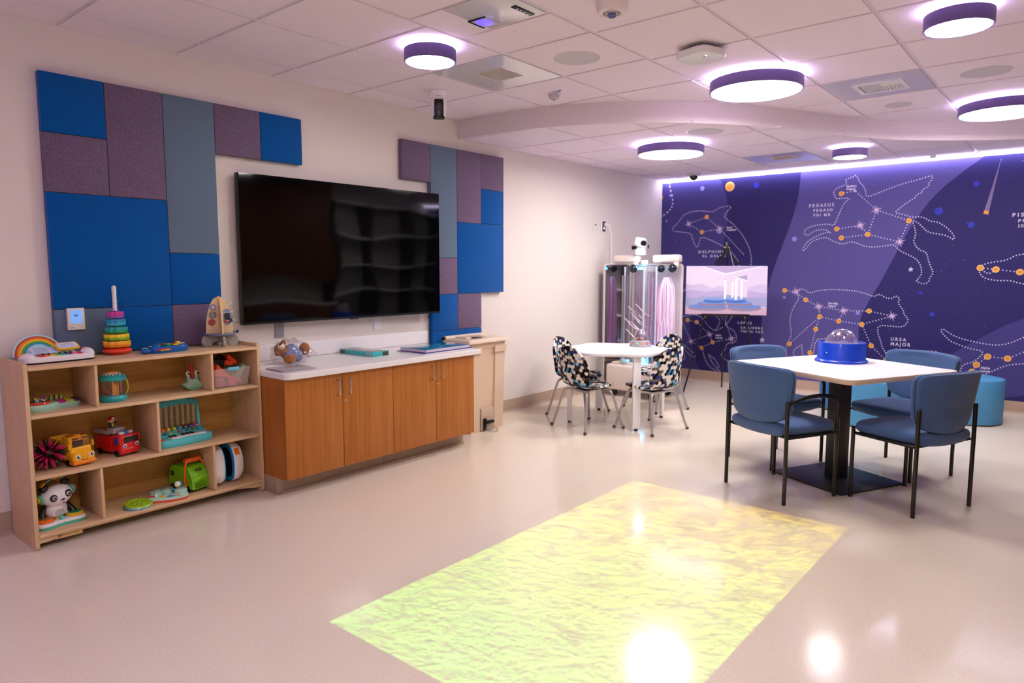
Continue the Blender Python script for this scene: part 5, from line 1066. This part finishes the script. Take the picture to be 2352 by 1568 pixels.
b = MB(); b.box((0, -.075, .066), (.115, .08, .1), 'ft_red', .016, seg=3); b.box((0, .03, .062), (.112, .15, .088), 'ft_red', .01, seg=3); b.box((0, -.09, .03), (.116, .055, .04), 'ft_red', .014, seg=3); obj('body', b, t)
b = MB(); b.box((.004, -.1145, .09), (.085, .004, .032), '241814', .004); obj('windscreen', b, t)
b = MB(); b.box((-.0575, -.08, .085), (.003, .03, .038), '1c3c9c', .004); obj('side_window', b, t, label='blue side window')
b = MB(); face_eyes(b, ((-.034, -.117, .058), (.036, -.117, .06)), .0105); b.tube([(-.012, -.1185, .038), (0, -.119, .034), (.012, -.1185, .038)], .0012, '7a0c10', 6); obj('face', b, t)
b = MB(); b.box((.0, -.075, .122), (.075, .022, .014), 'dcd8e0', .004); b.box((.0, -.075, .123), (.028, .024, .016), '2a8cdc', .004); obj('light_bar', b, t, label='white and blue light bar')
for s in (-1, 1): b = MB(); b.box((s*.058, -.108, .095), (.008, .01, .032), 'ft_red', .003); obj('mirror', b, t)
b = MB(); b.box((-.02, -.03, .135), (.07, .055, .032), '9c9698', .006); b.box((-.05, .04, .125), (.03, .12, .02), '8c8688', .004); b.tube([(-.05, .08, .11), (-.05, .02, .135)], .007, '8c8688', 8); obj('bucket_arm', b, t, label='grey bucket on an arm')
for x in (-.05, .05):
    for y in (-.08, .06): b = MB(); wheel(b, x, y, .019, .019, .02); obj('wheel', b, t)
t = toy('firefighter_figure', 'small toy firefighter figure with a red cap standing in the truck bucket', 1.45, -4.008, R2+.1515, 14)
b = MB(); b.loft(circ(.014, 16, .011), [(.9, 0), (1, .006), (.9, .02), (.6, .026)], '2c2a20'); b.box((0, -.0105, .014), (.006, .002, .018), 'c8cc4c'); obj('body', b, t)
b = MB(); b.ball((0, 0, .038), (.0155, .014, .0145), 'e0a070', 18); b.ball((-.005, -.0135, .039), .0015, 'black_pl', 6); b.ball((.005, -.0135, .039), .0015, 'black_pl', 6); obj('head', b, t)
b = MB(); b.ball((0, 0, .043), (.0175, .016, .016), 'c0181c', 18, z0=0); b.cyl((0, 0, .042), .0185, .003, 'c0181c', 18); b.cyl((0, -.016, .05), .006, .002, 'f0e8e4', 12, M=RX(75)); obj('cap', b, t)
for s in (-1, 1): b = MB(); b.tube([(s*.012, 0, .02), (s*.021, -.006, .024), (s*.023, -.008, .034)], .0042, '2c2a20', 8); b.ball((s*.023, -.008, .037), .0045, 'e0a070', 8); obj('arm', b, t)
# crocodile piano
t = toy('crocodile_piano', 'turquoise crocodile toy piano with coloured balls in the right middle cubby', 1.815, -4.02, R2, 5)
tq = mat('croc', '58c8d2', .3, coat=.2); tq2 = mat('croc_dk', '38a0a8', .4)
ol = chaikin([(-.165, -.075), (-.14, -.105), (.0, -.11), (.13, -.105), (.165, -.075), (.165, .02), (.13, .05), (-.13, .05), (-.165, .02)], 2)
b = MB(); b.loft(ol, [(.97, 0), (1, .006), (1, .032), (.97, .042), (.9, .046)], tq); b.box((0, .0, .05), (.29, .06, .022), tq, .008, M=RX(20)); obj('body', b, t)
for k in range(8): b = MB(); b.box((-.084+.026*k, -.07, .047), (.0245, .05, .008), 'f4ece8', .0015); obj('white_key', b, t)
for k in (0, 1, 3, 4, 5): b = MB(); b.box((-.086+.026*k, -.052, .054), (.014, .03, .009), 'black_pl', .003); obj('black_key', b, t)
for s in (-1, 1): b = MB(); b.tube([(s*.145, .035, .045), (s*.143, .045, .14), (s*.14, .05, .2)], .0095, tq, 12, smooth=1); obj('post', b, t)
P = chaikin([(-.15, .195), (-.15, .215), (-.11, .238), (-.04, .25), (.05, .25), (.11, .238), (.15, .215), (.152, .19), (.11, .212), (.0, .222), (-.11, .208)], 1)
b = MB(); b.loft(P, [(.97, -.028), (1, -.02), (1, .01), (.97, .018)], tq2, (0, .05, 0), RX(90)); obj('snout', b, t)
for s in (-.095, -.055): b = MB(); b.ball((s, .04, .252), (.016, .012, .013), tq2, 14); b.ball((s, .03, .252), (.009, .006, .008), 'ead8c8', 12); obj('eye', b, t)
b = MB()
for s in (-.125, .085): b.tube([(s-.008, .02, .226), (s, .018, .234), (s+.008, .02, .226)], .002, '6cc8d0', 6)
obj('nostrils', b, t)
for k, c in enumerate(('c8342c', 'e8642c', 'f0b41c', 'a8c82c', '2c8cac', '2a2a48', '44285c', 'c02c7c')):
    x = -.118+.0335*k
    b = MB(); b.lathe([(.012, .05), (.012, .218)], 'clear', (x, .045, 0), 14); obj('tube', b, t, label='clear tube')
    b = MB(); b.ball((x, .03, .073), .0145, c, 16); b.ball((x-.004, .0175, .076), .0032, 'ffffff', 8); b.ball((x+.005, .0175, .076), .0032, 'ffffff', 8); obj('singing_ball', b, t)
b = MB(); Mb = T(0, -.01, .058) @ RX(20)
for x, c in ((-.13, 'e0402c'), (-.1, '1f6a94'), (-.088, '1f6a94'), (-.065, 'b8c42c'), (-.053, 'b8c42c'), (-.005, 'e0402c'), (.04, '1f6a94'), (.057, 'b8c42c'), (.072, '1f6a94'), (.087, 'b8c42c'), (.102, '1f6a94')): b.cyl((x, -.01, .058), .0065 if abs(x+.005) > .01 and abs(x+.13) > .01 else .01, .008, c, 14)
b.cyl((.145, .01, .044), .009, .006, 'e0402c', 14); b.cyl((.148, -.012, .044), .009, .006, 'f0e4dc', 14); b.cyl((.15, -.035, .043), .009, .006, 'f0642c', 14); b.cyl((-.14, -.075, .043), .012, .006, 'e0502c', 14); obj('buttons', b, t)
# ---- lower cubbies
t = toy('panda_toy', 'white and black panda disc jockey toy with headphones in the lower left cubby', 1.162, -3.955, R3, 8)
ol = chaikin([(-.115, -.03), (-.1, -.052), (-.06, -.055), (-.03, -.045), (.03, -.045), (.06, -.055), (.1, -.052), (.115, -.03), (.115, .02), (.09, .045), (.05, .045), (.0, .035), (-.05, .045), (-.09, .045), (-.115, .02)], 2)
b = MB(); b.loft(ol, [(.98, 0), (1, .004), (1, .016)], '5cc0a4'); obj('base', b, t)
b = MB(); b.loft(ol, [(1, .016), (.99, .026), (.94, .03)], 'f0ecf2'); text_mesh(b, 'PLAY', -.012, .018, .0045, 'd8485c', -.052, 1.2); obj('console', b, t)
for x, c, c2 in ((-.07, 'f4701c', 'b8782c'), (.07, 'f4c41c', '2c9c74')):
    b = MB(); b.loft(gear(.042, 24, .0016, (0, 0)), [(1, 0), (.98, .01), (.82, .016)], c, (x, 0, .028)); b.cyl((x, 0, .043), .03, .004, c2, 28, b=.001); obj('turntable', b, t)
b = MB(); b.ball((0, -.025, .034), (.013, .013, .014), '5cc0a4', 14); b.ball((0, -.025, .048), .005, '5cc0a4', 10); obj('knob', b, t)
b = MB()
for k, c in enumerate(('e8442c', 'f0a41c', 'e8dc2c', '6cc43c', '2c8cdc', '5c4ccc')): b.box((-.03+.012*k, .004, .034), (.009, .012, .006), c, .001)
obj('colour_keys', b, t)
b = MB(); b.ball((0, .03, .07), (.052, .036, .05), 'f0ecf2', 26); obj('body', b, t)
b = MB(); b.loft([(.036*math.cos(PI*i/20), .034*math.sin(PI*i/20)) for i in range(21)], [(1, 0), (1, .003)], 'e4dcdc', (0, -.006, .048), RX(80))
for k in range(44): b.cyl((-.03+.006*(k % 11), -.0075, .053+.007*(k//11)), .0016, .0015, '5a4a48', 6, M=RX(80)) if abs(-.03+.006*(k % 11)) < .034-.006*(k//11) else None
obj('speaker_grille', b, t)
for s in (-1, 1): b = MB(); b.tube([(s*.045, .04, .09), (s*.068, .03, .065), (s*.078, .01, .038)], .013, '1a1618', 12, smooth=1); obj('arm', b, t)
Mh = T(0, .015, .148) @ RY(-9)
b = MB(Mh); b.ball((0, 0, 0), (.072, .052, .056), 'f2eef4', 36); hd = obj('head', b, t)
for s in (-1, 1):
    b = MB(Mh); b.ball((s*.05, .0, .052), (.022, .016, .02), '141214', 18); obj('ear', b, hd)
    b = MB(Mh); b.ball((s*.034, -.046, .004), (.0175, .008, .019), '141214', 18); b.ball((s*.034, -.053, .005), (.0095, .004, .0095), 'f4f0f4', 14); b.ball((s*.034, -.0563, .005), (.006, .0025, .006), '2a2628', 12); obj('eye', b, hd)
    b = MB(Mh); b.cyl((s*.068, .002, .004), .026, .014, '5cc0a4', 22, M=RY(90*s), b=.004); b.cyl((s*.081, .002, .006), .017, .01, 'f4b41c' if s < 0 else 'f0602c', 18, M=RY(90*s), b=.003); obj('headphone', b, t)
b = MB(Mh); b.ball((0, -.052, -.018), (.013, .01, .01), 'f2eef4', 14); b.ball((0, -.061, -.013), (.0095, .004, .005), '141214', 12); b.ball((0, -.06, -.028), (.0055, .003, .0035), 'c8283c', 10); obj('muzzle', b, hd)
b = MB(Mh); b.tube([(-.066, 0, .03), (-.055, 0, .072), (-.02, 0, .088), (.02, 0, .088), (.055, 0, .072), (.066, 0, .03)], .0032, '5cc0a4', 8, smooth=2); b.cyl((-.05, 0, .074), .014, .008, 'f4b41c', 16, M=RY(-40), b=.002); b.ball((.014, 0, .09), .013, 'f0602c', 14); b.cyl((.034, 0, .083), .013, .006, '9cc42c', 16, M=RY(50), b=.002); obj('headband', b, t)
t = toy('spinner_disc', 'lime green round disc toy with a blue rim in the lower middle cubby', 1.522, -3.915, R3, 0)
b = MB(); b.lathe([(0, 0), (.068, 0), (.073, .005), (.07, .011), (0, .011)], '5cacc8', n=40); obj('rim', b, t, label='light blue rim')
b = MB(M_ := T(.004, .0, .0) @ RX(5)); b.lathe([(0, .011), (.066, .011), (.07, .017), (.066, .024), (.05, .025), (.046, .021), (0, .021)], 'a4cc24', n=40)
for k in range(6): b.ball((.028*math.cos(k*PI/3), .028*math.sin(k*PI/3), .021), (.013, .009, .005), '8cb818', 12, M=RZ(60*k))
obj('disc', b, t)
t = toy('popup_toy', 'pale mint pop-up toy with domes and a mushroom picture in the lower middle cubby', 1.685, -3.925, R3, -22)
ol = chaikin([(-.1, -.02), (-.1, -.05), (-.04, -.062), (.03, -.072), (.07, -.06), (.1, -.045), (.115, -.01), (.1, .045), (.0, .055), (-.09, .045)], 2)
b = MB(); b.loft(ol, [(.98, 0), (1, .004), (1, .012)], 'e8502c'); obj('base', b, t, label='orange base')
b = MB(); b.loft(ol, [(.99, .012), (.97, .024), (.9, .028)], 'b0dcc6')
for x, y, z in ((-.05, .035, .045), (.005, .03, .05), (.07, .0, .05)): b.lathe([(.034, .02), (.034, z-.004), (.028, z), (0, z)], 'b0dcc6', (x, y, 0), 24)
obj('body', b, t)
for x, y, z in ((-.05, .035, .045), (.005, .03, .05), (.07, .0, .05)): b = MB(); b.ball((x, y, z), (.026, .026, .024), 'clear', 20, z0=0); obj('dome', b, t)
b = MB(); b.ball((.055, .0, .075), (.016, .014, .018), 'f0e8e4', 14); b.ball((.068, .004, .078), (.01, .01, .014), '3c9cdc', 12); b.ball((.052, -.012, .068), .005, 'f0c41c', 8); obj('animal_figure', b, t)
for nm, p, c in (('button', (-.08, -.02, .028), 'd8341c'), ('button', (-.02, -.045, .029), 'f0b41c'), ('button', (.015, -.055, .029), '2c94d0')): b = MB(); b.ball(p, (.017, .012, .006), c, 16, z0=0); obj(nm, b, t)
b = MB(); b.box((.03, -.005, .05), (.022, .02, .008), '3c8cc8', .003); b.ball((-.055, -.035, .035), (.009, .008, .01), 'f0e4dc', 12); obj('small_block', b, t)
b = MB(); b.loft([(.017*math.cos(PI*i/14), .016*math.sin(PI*i/14)) for i in range(15)], [(1, 0), (1, .002)], 'd42c24', (.048, -.06, .0285)); b.box((.048, -.066, .0285), (.008, .01, .002), 'f4ece4')
for x, y in ((.042, -.055), (.053, -.054), (.048, -.049)): b.cyl((x, y, .0305), .0022, .0006, 'f4ece4', 8)
obj('mushroom_picture', b, t)
t = toy('garbage_truck', 'lime green toy garbage truck with orange lifting arms in the lower middle cubby', 1.85, -4.02, R3, 12)
gr = mat('gt_green', '78c41c', .3, coat=.2)
def rear(): return [(-.055, .02), (-.055, .08), (-.035, .15), (.0, .168), (.08, .168), (.1, .14), (.1, .02)]
b = MB(); P = [(y, z) for y, z in (( -.115, .02), (-.115, .07), (-.1, .115), (-.07, .148), (-.03, .152), (.06, .152), (.09, .13), (.1, .02))]
b.loft([(y, z) for y, z in P], [(.96, -.056), (1, -.05), (1, .05), (.96, .056)], gr, M=RZ(90) @ RX(90), cc=(0, .08)); obj('body', b, t)
b = MB(); b.box((0, -.113, .085), (.086, .004, .004), 'b4e85c'); b.box((0, -.095, .128), (.04, .012, .014), '4a4218', .004, M=RX(-40)); b.box((0, -.113, .045), (.09, .004, .045), gr, .002); b.box((0, -.1085, .1), (.09, .004, .028), gr, .002, M=RX(-22)); obj('hatch', b, t)
b = MB(); b.box((-.057, .06, .1), (.003, .03, .03), '2c4414', .003); obj('side_window', b, t)
b = MB()
for s in (-1, 1): b.tube([(s*.062, -.055, .07), (s*.062, -.06, .15), (s*.045, -.055, .175)], .0065, 'f0641c', 10, smooth=1); b.cyl((s*.064, -.055, .07), .014, .008, 'f0641c', 16, M=RY(90)); b.tube([(s*.064, -.055, .07), (s*.062, -.065, .035)], .006, 'f0641c', 8)
b.box((0, -.045, .182), (.1, .035, .028), 'f0641c', .006); obj('lifting_arm', b, t, label='orange lifting arm')
for x in (-.05, .05):
    for y in (-.07, .06): b = MB(); wheel(b, x, y, .02, .02, .02); obj('wheel', b, t)
def shellt(y, label, rz, liner):
    t = toy('helmet_toy', label, y, -3.985, R3, rz, group='white rounded toy shells in the lower right cubby')
    Q = -90 if liner else 90
    P = chaikin([(-.07, .01), (-.09, .06), (-.085, .17), (-.05, .23), (.0, .243), (.05, .232), (.085, .17), (.09, .06), (.06, .005), (.0, 0)], 2)
    b = MB(); b.loft([(x, z) for x, z in P], [(.45, -.05), (.8, -.045), (.96, -.022), (1, .01), (.96, .024)], 'white_pl', M=RZ(Q) @ RX(90), cc=(0, .118)); obj('shell', b, t)
    b = MB(); b.loft([(x, z) for x, z in P], [(.95, .0245), (.95, .03), (.78, .031), (.75, .02)], '2a94d8', M=RZ(Q) @ RX(90), cc=(0, .118)); b.loft([(x, z) for x, z in P], [(.75, .024), (.75, .026)], '1a2028', M=RZ(Q) @ RX(90), cc=(0, .118)); obj('liner', b, t, label='blue rim around a dark inside')
    if liner: b = MB(); b.box((.0, -.072, .19), (.03, .006, .04), 'f0701c', .003, M=RX(-28)); obj('orange_patch', b, t)
    b = MB(); b.box((-.012, -.085, .045), (.012, .008, .035), 'e0d8e4', .002); obj('foot_clip', b, t)
shellt(1.99, 'white toy shell leaning against the divider, left of its twin', 4, 0)
shellt(2.095, 'white toy shell with blue rim and orange patch, rightmost on the lower shelf', 6, 1)
# ------------------------------------------------------------------ picture thrown on the floor by the ceiling projector
ld = bpy.data.lights.new('projector_beam', 'SPOT'); lo = bpy.data.objects.new('projector_beam', ld); col.objects.link(lo)
LP = Vector((-2.46, 2.745, 2.59)); lo.location = LP; ld.spot_size = R(100); ld.spot_blend = 0; ld.shadow_soft_size = .004; ld.energy = 76; ld.use_nodes = True
nt = ld.node_tree; K = nt.links.new; N = nt.nodes.new; em = nt.nodes['Emission']
tc = N('ShaderNodeTexCoord'); sx = N('ShaderNodeSeparateXYZ'); K(tc.outputs['Normal'], sx.inputs[0])
def mth(op, a, b_=None, c=None):
    n = N('ShaderNodeMath'); n.operation = op
    for i, v in enumerate((a, b_, c)):
        if v is None: continue
        if isinstance(v, (int, float)): n.inputs[i].default_value = v
        else: K(v, n.inputs[i])
    return n.outputs[0]
az = mth('ABSOLUTE', sx.outputs[2])
px_ = mth('MULTIPLY_ADD', mth('DIVIDE', sx.outputs[0], az), 2.59, LP.x); py_ = mth('MULTIPLY_ADD', mth('DIVIDE', sx.outputs[1], az), 2.59, LP.y)
mk = mth('MULTIPLY', mth('LESS_THAN', mth('ABSOLUTE', mth('SUBTRACT', px_, -1.545)), .648), mth('LESS_THAN', mth('ABSOLUTE', mth('SUBTRACT', py_, 2.71)), 1.18))
cb = N('ShaderNodeCombineXYZ'); K(px_, cb.inputs[0]); K(py_, cb.inputs[1])
def nz(sc, det, ro, di, v):
    n = N('ShaderNodeTexNoise'); n.inputs['Scale'].default_value = sc; n.inputs['Detail'].default_value = det; n.inputs['Roughness'].default_value = ro; n.inputs['Distortion'].default_value = di; K(v, n.inputs['Vector']); return n.outputs['Fac']
of = N('ShaderNodeVectorMath'); K(cb.outputs[0], of.inputs[0]); of.inputs[1].default_value = (.005, -.007, 0)
of2 = N('ShaderNodeVectorMath'); K(cb.outputs[0], of2.inputs[0]); of2.inputs[1].default_value = (.004, -.004, 0)
rel2 = mth('SUBTRACT', nz(42, 6, .6, .4, cb.outputs[0]), nz(42, 6, .6, .4, of2.outputs[0]))
rel = mth('SUBTRACT', nz(14, 9, .7, .2, cb.outputs[0]), nz(14, 9, .7, .2, of.outputs[0]))      # relief of the rocky picture
n2 = nz(2.2, 3, .5, 0, cb.outputs[0]); n3 = nz(6, 6, .7, .8, cb.outputs[0])
yy = mth('ADD', mth('MULTIPLY', mth('SUBTRACT', py_, 1.53), 1/2.36), mth('MULTIPLY_ADD', n2, .5, -.25))
cr = N('ShaderNodeValToRGB'); e = cr.color_ramp.elements; e[0].position = .05; e[0].color = (.25, 1, .12, 1); e[1].position = .95; e[1].color = (1, .78, .0, 1); m_ = e.new(.5); m_.color = (.5, 1, .0, 1); K(yy, cr.inputs[0])
dk = N('ShaderNodeMapRange'); K(mth('SUBTRACT', n3, mth('MULTIPLY_ADD', yy, .19, .345)), dk.inputs['Value']); dk.inputs['From Min'].default_value = -.04; dk.inputs['From Max'].default_value = .04; dk.inputs['To Min'].default_value = .5; dk.inputs['To Max'].default_value = 1.0
st = mth('MULTIPLY', mth('MULTIPLY', mk, dk.outputs[0]), mth('MAXIMUM', mth('ADD', mth('MULTIPLY_ADD', rel, 10, .95), mth('MULTIPLY', rel2, 4)), .1))
fall = mth('POWER', az, -3)     # even brightness over the slanted throw
K(cr.outputs[0], em.inputs['Color']); K(mth('MULTIPLY', st, fall), em.inputs['Strength'])
# ------------------------------------------------------------------ light
w = bpy.data.worlds.new('world'); scn.world = w; w.use_nodes = True; w.node_tree.nodes['Background'].inputs[0].default_value = (.5, .45, .5, 1); w.node_tree.nodes['Background'].inputs[1].default_value = .1
vs = scn.view_settings; vs.view_transform = 'Standard'; vs.look = 'None'; vs.exposure = 1.36; vs.gamma = 1; vs.use_curve_mapping = False
cy_ = scn.cycles
cy_.max_bounces = 7; cy_.diffuse_bounces = 4; cy_.glossy_bounces = 3; cy_.transmission_bounces = 6; cy_.transparent_max_bounces = 12
cy_.caustics_reflective = False; cy_.caustics_refractive = False; cy_.sample_clamp_indirect = 6; cy_.use_adaptive_sampling = True; cy_.adaptive_threshold = .06; cy_.adaptive_min_samples = 20
